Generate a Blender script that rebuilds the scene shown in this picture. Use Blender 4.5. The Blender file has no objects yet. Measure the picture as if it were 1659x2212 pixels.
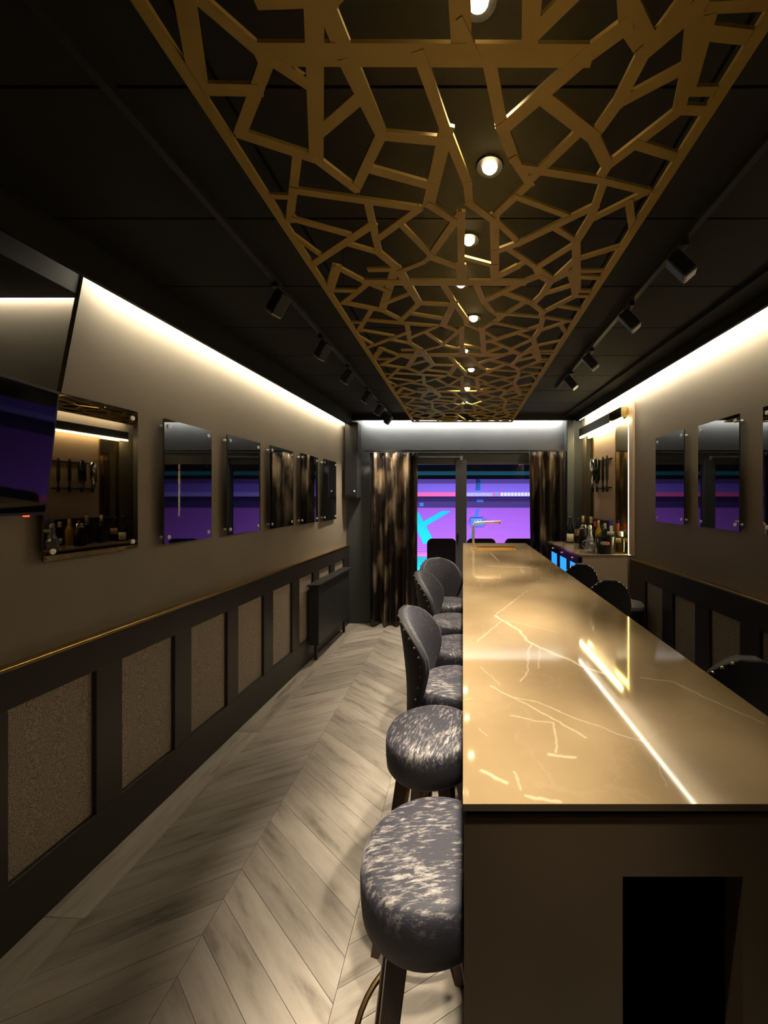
import bpy, bmesh, math, random
from mathutils import Vector, Matrix
random.seed(7)
C = bpy.context.scene.collection
SC = bpy.context.scene
pi, sin, cos = math.pi, math.sin, math.cos

# ------------------------------------------------------------------ camera, world, exposure
cam_d = bpy.data.cameras.new('camera')
cam = bpy.data.objects.new('camera', cam_d); C.objects.link(cam)
cam.location = (0, 0, 1.56); cam.rotation_euler = (pi/2, 0, 0)
cam_d.sensor_fit = 'HORIZONTAL'; cam_d.sensor_width = 36.0
cam_d.lens = 36.0*850/1659
cam_d.shift_x = -170.5/1659; cam_d.shift_y = -30.0/1659
cam_d.clip_start = 0.02; cam_d.clip_end = 400
SC.camera = cam
w = bpy.data.worlds.new('night'); SC.world = w; w.use_nodes = True
w.node_tree.nodes['Background'].inputs[0].default_value = (0.004, 0.005, 0.010, 1)
w.node_tree.nodes['Background'].inputs[1].default_value = 0.6
SC.view_settings.view_transform = 'Standard'; SC.view_settings.look = 'None'
SC.view_settings.gamma = 1.0; SC.view_settings.use_curve_mapping = False
SC.view_settings.exposure = 0.0

COVE_L, COVE_R, COVE_FAR = 66.0, 50.0, 165.0     # LED strip radiance
SPOT_W = 205.0                                  # each ceiling downlight
STADIUM_W = 11500.0                             # each added lamp outside, aimed at the stand
WARM = (1.0, 0.87, 0.67); COVE_C = (1.0, 0.90, 0.67)

def area_light(name, loc, rot, sx, sy, watts, col):
    d = bpy.data.lights.new(name, 'AREA'); d.shape = 'RECTANGLE'; d.size = sx; d.size_y = sy
    d.energy = watts; d.color = col
    o = bpy.data.objects.new(name, d); C.objects.link(o); o.location = loc; o.rotation_euler = rot
    return o
# unseen area lamps added outside to light the stand and pitch
area_light('stadium_fill_light', (0, 15, 3.4), (math.radians(86), 0, 0), 26, .5, STADIUM_W, (1, .93, 1))

area_light('stadium_fill_light', (0, 22, 14), (math.radians(50), 0, 0), 30, 3, STADIUM_W, (1, .93, 1))

# ------------------------------------------------------------------ materials
def new_mat(name):
    m = bpy.data.materials.new(name); m.use_nodes = True
    nt = m.node_tree; b = nt.nodes['Principled BSDF']
    return m, nt, b
def pm(name, col, rough=.5, metal=0.0, ior=1.45, emit=None, es=0.0, noise=None, bump=None, spec=None, coat=0.0):
    m, nt, b = new_mat(name)
    b.inputs['Base Color'].default_value = (*col, 1); b.inputs['Roughness'].default_value = rough
    b.inputs['Metallic'].default_value = metal; b.inputs['IOR'].default_value = ior
    if spec is not None: b.inputs['Specular IOR Level'].default_value = spec
    if coat: b.inputs['Coat Weight'].default_value = coat; b.inputs['Coat Roughness'].default_value = .05
    if emit: b.inputs['Emission Color'].default_value = (*emit, 1); b.inputs['Emission Strength'].default_value = es
    if noise or bump:
        tc = nt.nodes.new('ShaderNodeTexCoord')
    if noise:   # (scale, col2, stretch vector)
        mp = nt.nodes.new('ShaderNodeMapping'); nt.links.new(tc.outputs['Object'], mp.inputs[0])
        mp.inputs['Scale'].default_value = noise[2] if len(noise) > 2 else (1, 1, 1)
        n = nt.nodes.new('ShaderNodeTexNoise'); n.inputs['Scale'].default_value = noise[0]; n.inputs['Detail'].default_value = 6
        nt.links.new(mp.outputs[0], n.inputs['Vector'])
        r = nt.nodes.new('ShaderNodeValToRGB')
        lo, hi = noise[3] if len(noise) > 3 else (.35, .65)
        r.color_ramp.elements[0].position = lo; r.color_ramp.elements[1].position = hi
        r.color_ramp.elements[0].color = (*col, 1); r.color_ramp.elements[1].color = (*noise[1], 1)
        nt.links.new(n.outputs['Fac'], r.inputs[0]); nt.links.new(r.outputs[0], b.inputs['Base Color'])
    if bump:    # (scale, strength, distance)
        n2 = nt.nodes.new('ShaderNodeTexNoise'); n2.inputs['Scale'].default_value = bump[0]; n2.inputs['Detail'].default_value = 4
        nt.links.new(tc.outputs['Object'], n2.inputs['Vector'])
        bp = nt.nodes.new('ShaderNodeBump'); bp.inputs['Strength'].default_value = bump[1]; bp.inputs['Distance'].default_value = bump[2]
        nt.links.new(n2.outputs['Fac'], bp.inputs['Height']); nt.links.new(bp.outputs[0], b.inputs['Normal'])
    return m
def emit_mat(name, col, s):
    m = bpy.data.materials.new(name); m.use_nodes = True; nt = m.node_tree; nt.nodes.clear()
    e = nt.nodes.new('ShaderNodeEmission'); e.inputs[0].default_value = (*col, 1); e.inputs[1].default_value = s
    o = nt.nodes.new('ShaderNodeOutputMaterial'); nt.links.new(e.outputs[0], o.inputs[0])
    return m
def glass_mat(name, tint=(1, 1, 1), ior=1.5, rough=0.0):
    m = bpy.data.materials.new(name); m.use_nodes = True; nt = m.node_tree; nt.nodes.clear()
    t = nt.nodes.new('ShaderNodeBsdfTransparent'); t.inputs[0].default_value = (*tint, 1)
    g = nt.nodes.new('ShaderNodeBsdfGlossy'); g.inputs['Roughness'].default_value = rough
    f = nt.nodes.new('ShaderNodeFresnel'); f.inputs[0].default_value = ior
    x = nt.nodes.new('ShaderNodeMixShader'); o = nt.nodes.new('ShaderNodeOutputMaterial')
    ge = nt.nodes.new('ShaderNodeNewGeometry'); iv = nt.nodes.new('ShaderNodeMath'); iv.operation = 'SUBTRACT'; iv.inputs[0].default_value = 1
    mu = nt.nodes.new('ShaderNodeMath'); mu.operation = 'MULTIPLY'
    nt.links.new(ge.outputs['Backfacing'], iv.inputs[1]); nt.links.new(iv.outputs[0], mu.inputs[0]); nt.links.new(f.outputs[0], mu.inputs[1])
    nt.links.new(mu.outputs[0], x.inputs[0]); nt.links.new(t.outputs[0], x.inputs[1]); nt.links.new(g.outputs[0], x.inputs[2])
    nt.links.new(x.outputs[0], o.inputs[0])
    return m

M = {}
M['ceiling'] = pm('black_ceiling_board', (.012, .012, .011), .75, spec=.25, noise=(2.5, (.018, .017, .015)), bump=(60, .1, .002))
M['gap'] = pm('dark_gap', (.004, .004, .004), .9)
M['plaster'] = pm('taupe_plaster', (.235, .195, .150), .6, noise=(1.6, (.27, .225, .172)), bump=(14, .06, .004))
M['soffit'] = pm('soffit_black', (.010, .0095, .009), .75, spec=.25)
M['far_wall'] = pm('anthracite_paint', (.066, .070, .069), .6, noise=(2, (.078, .082, .080)), bump=(20, .05, .003))
M['wainscot'] = pm('wainscot_black', (.034, .029, .025), .38, bump=(30, .04, .002))
M['gold_trim'] = pm('gold_trim', (.62, .43, .16), .28, 1.0)
M['fabric'] = pm('beige_weave', (.16, .128, .100), .9, noise=(260, (.52, .43, .35), (1, 1, 1), (.38, .66)), bump=(260, .5, .002))
M['black_glass'] = pm('black_glass', (.004, .004, .005), .02, ior=2.3)
M['smoked_mirror'] = pm('smoked_mirror', (.21, .185, .15), .015, 1.0)
M['screw'] = pm('satin_steel', (.88, .86, .80), .4, .25)
M['tv_screen'] = pm('tv_screen', (.004, .004, .005), .03, ior=1.33)
M['tv_case'] = pm('tv_case', (.010, .010, .011), .4)
M['gold_lattice'] = pm('gold_lacquer', (.34, .222, .036), .46, .35, noise=(8, (.38, .25, .047)))
M['black_metal'] = pm('black_metal', (.014, .014, .014), .45, .3)
M['grey_metal'] = pm('grey_metal', (.20, .195, .185), .4, .4)
M['lens'] = emit_mat('lamp_lens', (1.0, .74, .38), 50)
M['cove_l'] = emit_mat('cove_led_left', COVE_C, COVE_L)
M['cove_r'] = emit_mat('cove_led_right', COVE_C, COVE_R)
M['cove_alcove'] = emit_mat('cove_led_alcove', COVE_C, 40)
M['cove_far'] = emit_mat('cove_led_far', (1.0, .97, .92), COVE_FAR)
M['back_led'] = emit_mat('back_panel_led', (1.0, .84, .46), 60)
M['radiator'] = pm('radiator_black', (.030, .030, .032), .45)
M['frame'] = pm('window_frame_grey', (.105, .112, .115), .4, .2)
M['pane'] = glass_mat('window_pane', (.97, .97, .98), 1.5)
M['curtain'] = pm('curtain_velvet', (.022, .016, .013), .42, .25, noise=(3.2, (.42, .31, .20), (3.5, 1, .7), (.50, .72)), bump=(40, .25, .006))
M['wood_leg'] = pm('dark_walnut', (.050, .020, .014), .4, noise=(10, (.085, .034, .022), (6, 6, .6)))
M['brass'] = pm('brass_tube', (.80, .55, .24), .22, 1.0)
M['tap'] = pm('brushed_gold_tap', (1.0, .82, .55), .30, .75)
M['nail'] = pm('brass_nailhead', (.85, .68, .40), .25, 1.0)
M['void'] = pm('niche_black', (.002, .002, .002), .8, spec=.05)
M['sink'] = pm('gold_steel_sink', (.70, .48, .16), .35, .3)
M['counter_front'] = pm('beige_laminate', (.54, .40, .265), .45, noise=(3, (.60, .44, .30)))
M['counter_top'] = pm('counter_stone', (.26, .20, .14), .12, noise=(5, (.33, .26, .19)))
M['cooler'] = pm('cooler_black', (.008, .009, .012), .3)
M['reflection_glow'] = emit_mat('cooler_reflection_glow', (.03, .28, 1.0), 2.2)  # added glow standing in for the pitch reflected in the cooler doors
M['cooler_liner'] = pm('cooler_liner', (.70, .75, .80), .4)
M['cooler_glass'] = glass_mat('cooler_glass', (.85, .95, 1.0), 1.5)
M['pink_led'] = emit_mat('display_pink', (1.0, .50, .50), .55)
M['gold_mirror'] = pm('gold_mirror', (.62, .50, .24), .06, 1.0)
M['pink_beige'] = pm('panel_pink_beige', (.50, .36, .25), .5)
M['hood'] = pm('hood_brown', (.060, .045, .032), .5)
M['bottle_dark'] = pm('bottle_dark_glass', (.006, .009, .006), .06, ior=1.5)
M['bottle_green'] = glass_mat('bottle_green', (.62, .85, .66), 1.5, .02)
M['bottle_clear'] = glass_mat('bottle_clear', (.90, .92, .90), 1.5, .02)
M['bottle_yellow'] = glass_mat('bottle_yellow', (.93, .86, .52), 1.5, .02)
M['bottle_amber'] = pm('amber_spirit', (.50, .27, .05), .08, ior=1.5)
M['label_cream'] = pm('label_cream', (.72, .66, .46), .5)
M['label_orange'] = pm('label_orange', (.70, .38, .20), .5)
M['label_white'] = pm('label_white', (.82, .82, .78), .5)
M['foil_gold'] = pm('foil_gold', (.75, .58, .26), .3, .9)
M['foil_green'] = pm('foil_dark_green', (.04, .06, .05), .35, .4)
M['cap_blue'] = pm('cap_blue', (.03, .05, .32), .35)
M['cap_white'] = pm('cap_white', (.80, .80, .78), .35)
M['cap_red'] = pm('cap_red', (.42, .05, .05), .35)
M['chrome'] = pm('chrome', (.92, .92, .90), .08, 1.0)
M['crystal'] = pm('crystal', (.86, .88, .90), .05, .6, noise=(22, (.35, .36, .38)))
M['bucket'] = pm('bucket_black', (.006, .006, .007), .3)
M['logo_green'] = pm('logo_green', (.45, .62, .48), .5)
M['logo_red'] = pm('logo_red', (.80, .20, .18), .5)
M['bin_lid'] = pm('bin_lid_grey', (.13, .135, .125), .5)
M['wall_box'] = pm('wall_box_grey', (.022, .023, .023), .45)
M['red_led'] = emit_mat('red_standby', (1.0, .06, .02), 2.5)
M['white_led'] = emit_mat('white_status', (.9, .92, 1.0), .7)
M['seat_low'] = pm('stand_purple', (.36, .13, .80), .8)
M['seat_high'] = pm('stand_lilac', (.34, .25, .95), .8)
M['riser_low'] = pm('stand_purple_riser', (.37, .125, .72), .8)
M['riser_high'] = pm('stand_blue_riser', (.20, .13, .72), .8)
M['cyan'] = pm('stand_cyan', (.0, .62, .98), .8)
M['blue'] = pm('stand_blue', (.05, .22, .85), .8)
M['teal'] = pm('cover_teal', (.0, .62, .72), .8)
M['band_red'] = pm('fascia_red', (.80, .13, .42), .7)
M['band_lilac'] = pm('fascia_lilac', (.32, .30, .95), .7)
M['band_white'] = pm('banner_white', (.75, .80, 1.0), .7)
M['stand_dark'] = pm('concourse_dark', (.055, .030, .20), .8)
M['roof'] = pm('stadium_roof', (.0015, .002, .004), .9, spec=.05)
M['roof_led'] = emit_mat('roof_edge_light', (.03, .20, .32), .35)
M['terrace'] = pm('terrace_concrete', (.16, .16, .20), .8)
M['terrace_seat'] = pm('terrace_seat_maroon', (.020, .006, .012), .5)
M['terrace_blue'] = pm('terrace_blue', (.02, .10, .55), .5)

# velvet with worn metallic flecks
def velvet(name, base, fleck, lo, hi, worn=False):  # worn also shades the cushion sides through the colour
    m, nt, b = new_mat(name)
    tc = nt.nodes.new('ShaderNodeTexCoord')
    def nz(scale, stretch, detail=8, rough=.6):
        mp = nt.nodes.new('ShaderNodeMapping'); mp.inputs['Scale'].default_value = stretch
        mp.inputs['Rotation'].default_value = (0, 0, .3)
        n = nt.nodes.new('ShaderNodeTexNoise'); n.inputs['Scale'].default_value = scale; n.inputs['Detail'].default_value = detail; n.inputs['Roughness'].default_value = rough
        nt.links.new(tc.outputs['Object'], mp.inputs[0]); nt.links.new(mp.outputs[0], n.inputs['Vector']); return n
    a = nz(58, (.45, 1.8, 1.0), 10, .75); c = nz(9, (1, 1, 1), 3)
    mul = nt.nodes.new('ShaderNodeMath'); mul.operation = 'ADD'
    s = nt.nodes.new('ShaderNodeMath'); s.operation = 'MULTIPLY'; s.inputs[1].default_value = .45
    nt.links.new(c.outputs['Fac'], s.inputs[0]); nt.links.new(a.outputs['Fac'], mul.inputs[0]); nt.links.new(s.outputs[0], mul.inputs[1])
    mr = nt.nodes.new('ShaderNodeMapRange'); mr.inputs['From Min'].default_value = lo; mr.inputs['From Max'].default_value = hi
    nt.links.new(mul.outputs[0], mr.inputs['Value'])
    if worn:   # flecks fade down the cushion, side shade put into the colour
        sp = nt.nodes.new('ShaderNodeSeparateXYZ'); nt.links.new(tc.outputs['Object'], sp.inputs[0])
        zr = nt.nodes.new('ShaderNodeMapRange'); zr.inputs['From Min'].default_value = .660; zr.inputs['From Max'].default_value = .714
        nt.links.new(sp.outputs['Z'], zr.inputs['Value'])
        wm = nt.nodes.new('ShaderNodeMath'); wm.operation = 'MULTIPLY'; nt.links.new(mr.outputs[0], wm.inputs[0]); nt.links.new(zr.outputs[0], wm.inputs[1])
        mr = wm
    mx = nt.nodes.new('ShaderNodeMix'); mx.data_type = 'RGBA'
    mx.inputs['A'].default_value = (*base, 1); mx.inputs['B'].default_value = (*fleck, 1)
    nt.links.new(mr.outputs[0], mx.inputs['Factor']); nt.links.new(mx.outputs['Result'], b.inputs['Base Color'])
    b.inputs['Roughness'].default_value = .62
    mm = nt.nodes.new('ShaderNodeMath'); mm.operation = 'MULTIPLY'; mm.inputs[1].default_value = .35
    nt.links.new(mr.outputs[0], mm.inputs[0]); nt.links.new(mm.outputs[0], b.inputs['Metallic'])
    b.inputs['Sheen Weight'].default_value = .15; b.inputs['Sheen Tint'].default_value = (.75, .75, .95, 1)
    bp = nt.nodes.new('ShaderNodeBump'); bp.inputs['Strength'].default_value = .35; bp.inputs['Distance'].default_value = .003
    nt.links.new(a.outputs['Fac'], bp.inputs['Height']); nt.links.new(bp.outputs[0], b.inputs['Normal'])
    return m
M['velvet'] = velvet('worn_velvet_shaded_sides', (.021, .020, .031), (.52, .47, .44), .73, .95, True)
M['velvet_plain'] = velvet('plain_velvet', (.050, .049, .061), (.16, .15, .15), .74, 1.0)
M['velvet_outer'] = velvet('outer_velvet', (.012, .011, .013), (.035, .03, .03), .74, 1.0)
M['velvet_dark'] = velvet('dark_velvet', (.009, .007, .007), (.022, .018, .017), .74, 1.0)

# floor planks: weathered grey-beige oak look, tint per plank
def plank_mat():
    m, nt, b = new_mat('oak_plank')
    tc = nt.nodes.new('ShaderNodeTexCoord'); oi = nt.nodes.new('ShaderNodeObjectInfo')
    off = nt.nodes.new('ShaderNodeVectorMath'); off.operation = 'SCALE'; off.inputs[0].default_value = (17, 31, 7)
    nt.links.new(oi.outputs['Random'], off.inputs['Scale'])
    ad = nt.nodes.new('ShaderNodeVectorMath'); ad.operation = 'ADD'
    nt.links.new(tc.outputs['Object'], ad.inputs[0]); nt.links.new(off.outputs[0], ad.inputs[1])
    mp = nt.nodes.new('ShaderNodeMapping'); mp.inputs['Scale'].default_value = (1.0, 6.0, 1)   # object x runs along the plank
    nt.links.new(ad.outputs[0], mp.inputs[0])
    n = nt.nodes.new('ShaderNodeTexNoise'); n.inputs['Scale'].default_value = 2.6; n.inputs['Detail'].default_value = 8; n.inputs['Roughness'].default_value = .62
    nt.links.new(mp.outputs[0], n.inputs['Vector'])
    r = nt.nodes.new('ShaderNodeValToRGB'); e = r.color_ramp.elements
    e[0].position = .28; e[0].color = (.20, .168, .135, 1); e[1].position = .62; e[1].color = (.50, .440, .370, 1)
    x = e.new(.45); x.color = (.41, .358, .298, 1)
    nt.links.new(n.outputs['Fac'], r.inputs[0])
    hs = nt.nodes.new('ShaderNodeHueSaturation'); mr = nt.nodes.new('ShaderNodeMapRange')
    mr.inputs['To Min'].default_value = .80; mr.inputs['To Max'].default_value = 1.12
    nt.links.new(oi.outputs['Random'], mr.inputs['Value']); nt.links.new(mr.outputs[0], hs.inputs['Value'])
    nt.links.new(r.outputs[0], hs.inputs['Color']); nt.links.new(hs.outputs[0], b.inputs['Base Color'])
    b.inputs['Roughness'].default_value = .5
    bp = nt.nodes.new('ShaderNodeBump'); bp.inputs['Strength'].default_value = .12; bp.inputs['Distance'].default_value = .002
    nt.links.new(n.outputs['Fac'], bp.inputs['Height']); nt.links.new(bp.outputs[0], b.inputs['Normal'])
    return m
M['plank'] = plank_mat()
M['grout'] = pm('floor_grout', (.05, .04, .032), .9)

# polished brown stone with pale veins; each vein is a chain of short strokes on the slab (x, y in metres)
VEINS = [(0.359,2.178,0.137,1.707,0.006),(0.137,1.707,0.217,1.521,0.011),(0.217,1.521,0.231,1.403,0.011),(0.231,1.403,0.266,1.338,0.011),(0.266,1.338,0.342,1.232,0.011),(0.342,1.232,0.359,1.198,0.011),(0.359,1.198,0.414,1.144,0.011),(0.157,1.63,0.053,1.403,0.006),(0.244,1.381,0.224,1.338,0.005),(0.224,1.338,0.195,1.165,0.005),(0.195,1.165,0.162,1.095,0.005),(0.26,1.33,0.225,1.181,0.004),(0.073,1.07,0.126,1.01,0.006),(0.126,1.01,0.206,0.909,0.006),(0.206,0.909,0.262,0.84,0.006),(0.126,1.01,0.19,0.983,0.005),(0.19,0.983,0.263,0.909,0.005),(0.263,0.909,0.385,0.821,0.005),(0.116,0.926,0.159,0.903,0.005),(0.159,0.903,0.202,0.89,0.005),(0.202,0.89,0.204,0.857,0.005),(0.204,0.857,0.188,0.79,0.005),(0.173,0.782,0.22,0.775,0.008),(0.034,0.735,0.08,0.704,0.008),(0.152,1.661,0.364,1.495,0.004),(0.111,0.674,0.161,0.66,0.007),(0.506,1.117,0.582,1.095,0.006),(0.582,1.095,0.617,1.01,0.006),(0.617,1.01,0.68,0.89,0.006),(0.035,0.876,0.048,0.85,0.003),(0.007,0.999,0.026,1.003,0.004),(0.095,0.736,0.104,0.689,0.004),(0.373,0.755,0.36,0.695,0.003),(0.056,1.191,0.101,1.073,0.003),(0.257,3.643,0.292,3.188,0.012),(0.175,2.969,0.537,2.852,0.01)]
def stone_mat(name, veins, base=(.215, .152, .080), light=(.285, .207, .115)):
    m, nt, b = new_mat(name); L = nt.links.new; N = nt.nodes.new
    tc = N('ShaderNodeTexCoord')
    n = N('ShaderNodeTexNoise'); n.inputs['Scale'].default_value = 3.2; n.inputs['Detail'].default_value = 7
    L(tc.outputs['Object'], n.inputs['Vector'])
    r = N('ShaderNodeValToRGB'); r.color_ramp.elements[0].position = .35; r.color_ramp.elements[1].position = .7
    r.color_ramp.elements[0].color = (*base, 1); r.color_ramp.elements[1].color = (*light, 1)
    L(n.outputs['Fac'], r.inputs[0])
    nd = N('ShaderNodeTexNoise'); nd.inputs['Scale'].default_value = 22; nd.inputs['Detail'].default_value = 4
    L(tc.outputs['Object'], nd.inputs['Vector'])
    sb = N('ShaderNodeVectorMath'); sb.operation = 'SUBTRACT'; sb.inputs[1].default_value = (.5, .5, .5); L(nd.outputs['Color'], sb.inputs[0])
    sc = N('ShaderNodeVectorMath'); sc.operation = 'SCALE'; sc.inputs['Scale'].default_value = .022; L(sb.outputs[0], sc.inputs[0])
    ad = N('ShaderNodeVectorMath'); ad.operation = 'ADD'; L(tc.outputs['Object'], ad.inputs[0]); L(sc.outputs[0], ad.inputs[1])
    fl = N('ShaderNodeVectorMath'); fl.operation = 'MULTIPLY'; fl.inputs[1].default_value = (1, 1, 0); L(ad.outputs[0], fl.inputs[0])
    acc = None
    for (ax, ay, bx, by, wd) in veins:
        bax, bay = bx-ax, by-ay; q = bax*bax+bay*bay
        pa = N('ShaderNodeVectorMath'); pa.operation = 'SUBTRACT'; pa.inputs[1].default_value = (ax, ay, 0); L(fl.outputs[0], pa.inputs[0])
        dt = N('ShaderNodeVectorMath'); dt.operation = 'DOT_PRODUCT'; dt.inputs[1].default_value = (bax/q, bay/q, 0); L(pa.outputs[0], dt.inputs[0])
        cl = N('ShaderNodeClamp'); L(dt.outputs['Value'], cl.inputs[0])
        pr = N('ShaderNodeVectorMath'); pr.operation = 'SCALE'; pr.inputs[0].default_value = (bax, bay, 0); L(cl.outputs[0], pr.inputs['Scale'])
        ds = N('ShaderNodeVectorMath'); ds.operation = 'DISTANCE'; L(pa.outputs[0], ds.inputs[0]); L(pr.outputs[0], ds.inputs[1])
        mr = N('ShaderNodeMapRange'); mr.inputs['From Min'].default_value = wd*.75; mr.inputs['From Max'].default_value = 0
        mr.inputs['To Max'].default_value = min(.62, .16+wd*38)
        L(ds.outputs['Value'], mr.inputs['Value'])
        if acc is None: acc = mr.outputs[0]
        else:
            mx = N('ShaderNodeMath'); mx.operation = 'MAXIMUM'; L(acc, mx.inputs[0]); L(mr.outputs[0], mx.inputs[1]); acc = mx.outputs[0]
    # faint random hair veins everywhere
    vo = N('ShaderNodeTexNoise'); vo.inputs['Scale'].default_value = 2.2; vo.inputs['Detail'].default_value = 5; L(ad.outputs[0], vo.inputs['Vector'])
    s2 = N('ShaderNodeMath'); s2.operation = 'SUBTRACT'; s2.inputs[1].default_value = .5; L(vo.outputs['Fac'], s2.inputs[0])
    ab = N('ShaderNodeMath'); ab.operation = 'ABSOLUTE'; L(s2.outputs[0], ab.inputs[0])
    m2 = N('ShaderNodeMapRange'); m2.inputs['From Min'].default_value = .006; m2.inputs['From Max'].default_value = 0; m2.inputs['To Max'].default_value = .03
    L(ab.outputs[0], m2.inputs['Value'])
    fac = m2.outputs[0]
    if acc is not None:
        mx = N('ShaderNodeMath'); mx.operation = 'MAXIMUM'; L(acc, mx.inputs[0]); L(m2.outputs[0], mx.inputs[1]); fac = mx.outputs[0]
    cm = N('ShaderNodeMix'); cm.data_type = 'RGBA'; cm.inputs['B'].default_value = (.66, .55, .40, 1)
    L(fac, cm.inputs['Factor']); L(r.outputs[0], cm.inputs['A']); L(cm.outputs['Result'], b.inputs['Base Color'])
    b.inputs['Roughness'].default_value = .055; b.inputs['IOR'].default_value = 1.5
    return m
M['stone'] = stone_mat('brown_veined_stone', VEINS)
M['stone_shaded'] = pm('brown_stone_shaded', (.085, .060, .035), .42, noise=(2.2, (.115, .080, .048)))  # same stone, darker: shade of its upright faces put into the colour

# ------------------------------------------------------------------ builders
def origin_of(p):
    v = Vector((0, 0, 0))
    while p is not None: v = v + p.location; p = p.parent
    return v
class MB:
    """collects shapes; build() links them as one mesh object"""
    def __init__(s, f=None): s.v = []; s.f = []; s.map = f
    def add(s, vs, fs):
        k = len(s.v)
        s.v += [s.map(*p) if s.map else tuple(p) for p in vs]; s.f += [tuple(i+k for i in q) for q in fs]; return s
    def box(s, x0, x1, y0, y1, z0, z1):
        vs = [(x0,y0,z0),(x1,y0,z0),(x1,y1,z0),(x0,y1,z0),(x0,y0,z1),(x1,y0,z1),(x1,y1,z1),(x0,y1,z1)]
        return s.add(vs, [(0,3,2,1),(4,5,6,7),(0,1,5,4),(1,2,6,5),(2,3,7,6),(3,0,4,7)])
    def hexa(s, b, t):           # bottom quad, top quad (counter-clockwise from above)
        return s.add(list(b)+list(t), [(0,3,2,1),(4,5,6,7),(0,1,5,4),(1,2,6,5),(2,3,7,6),(3,0,4,7)])
    def prism(s, poly, z0, z1):  # polygon in x,y
        n = len(poly)
        return s.add([(x,y,z0) for x,y in poly]+[(x,y,z1) for x,y in poly],
            [tuple(reversed(range(n))), tuple(range(n,2*n))]+[(i,(i+1)%n,n+(i+1)%n,n+i) for i in range(n)])
    def lathe(s, prof, c=(0,0,0), n=24, axis='z'):
        cx, cy, cz = c; vs = []; fs = []; m = len(prof)
        for i in range(n):
            a = 2*pi*i/n
            for r, h in prof:
                p = (r*cos(a), r*sin(a), h)
                if axis == 'x': p = (h, r*cos(a), r*sin(a))
                if axis == 'y': p = (r*cos(a), h, -r*sin(a))
                vs.append((p[0]+cx, p[1]+cy, p[2]+cz))
        for i in range(n):
            j = (i+1) % n
            for k in range(m-1): fs.append((i*m+k, j*m+k, j*m+k+1, i*m+k+1))
        fs.append(tuple(i*m for i in reversed(range(n)))); fs.append(tuple(i*m+m-1 for i in range(n)))
        return s.add(vs, fs)
    def tube(s, pts, r, n=10, closed=False):
        P = [Vector(p) for p in pts]; m = len(P); vs = []; fs = []; up = None
        for i, p in enumerate(P):
            if closed: t = P[(i+1)%m]-P[i-1]
            else: t = P[min(i+1,m-1)]-P[max(i-1,0)]
            t.normalize()
            if up is None:
                up = Vector((0,0,1)) if abs(t.z) < .9 else Vector((1,0,0))
            a = t.cross(up)
            if a.length < 1e-5: a = t.cross(Vector((0,1,0)))
            a.normalize(); b = t.cross(a); b.normalize(); up = -b if False else up
            rr = r[i] if isinstance(r, (list, tuple)) else r
            for k in range(n):
                q = 2*pi*k/n; vs.append(tuple(p + a*(rr*cos(q)) + b*(rr*sin(q))))
        for i in range(m if closed else m-1):
            j = (i+1) % m
            for k in range(n): fs.append((i*n+k, i*n+(k+1)%n, j*n+(k+1)%n, j*n+k))
        if not closed:
            fs.append(tuple(range(n))); fs.append(tuple(reversed(range((m-1)*n, m*n))))
        return s.add(vs, fs)
    def build(s, name, mat, parent=None, smooth=False, bevel=0, seg=2, auto=40):
        me = bpy.data.meshes.new(name)
        o0 = origin_of(parent)
        me.from_pydata([(x-o0.x, y-o0.y, z-o0.z) for x, y, z in s.v], [], s.f)
        bm = bmesh.new(); bm.from_mesh(me); bmesh.ops.recalc_face_normals(bm, faces=bm.faces); bm.to_mesh(me); bm.free()
        if mat: me.materials.append(mat)
        o = bpy.data.objects.new(name, me); C.objects.link(o)
        if parent is not None: o.parent = parent
        if bevel:
            md = o.modifiers.new('edge', 'BEVEL'); md.width = bevel; md.segments = seg; md.limit_method = 'ANGLE'; md.angle_limit = .6
        if smooth:
            me.polygons.foreach_set('use_smooth', [True]*len(me.polygons))
            ce = math.radians(auto)
            bm = bmesh.new(); bm.from_mesh(me)
            for e in bm.edges:
                if len(e.link_faces) == 2 and e.calc_face_angle(0) > ce: e.smooth = False
            bm.to_mesh(me); bm.free()
        return o
def tag(o, label=None, cat=None, group=None, kind=None):
    if label: o['label'] = label
    if cat: o['category'] = cat
    if group: o['group'] = group
    if kind: o['kind'] = kind
    return o
def thing(name, label, cat, loc=(0,0,0), group=None, kind=None):
    o = bpy.data.objects.new(name, None); C.objects.link(o); o.location = loc; o.empty_display_size = .1
    return tag(o, label, cat, group, kind)
def struct(o): o['kind'] = 'structure'; return o
def copy_tree(src, loc, rz=0, label=None):
    r = src.copy(); C.objects.link(r); r.location = loc; r.rotation_euler = (0,0,rz)
    if label: r['label'] = label
    for ch in list(src.children):
        c = ch.copy(); C.objects.link(c); c.parent = r
        for g in list(ch.children):
            d = g.copy(); C.objects.link(d); d.parent = c
    return r
def arc(cx, cz, r, a0, a1, n=8): return [(cx+r*cos(a0+(a1-a0)*i/n), cz+r*sin(a0+(a1-a0)*i/n)) for i in range(n+1)]

# the side walls draw together slightly towards the window: wall coordinates (depth into the room, y, z)
def LX(y): return -1.654+.041*y
def RX(y): return 1.650-.034*y
def Lw(d, y, z): return (LX(y)+d, y, z)
def Rw(d, y, z): return (RX(y)-d, y, z)
CEIL = 2.58; FAR = 4.90; BACK = -1.5

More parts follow.
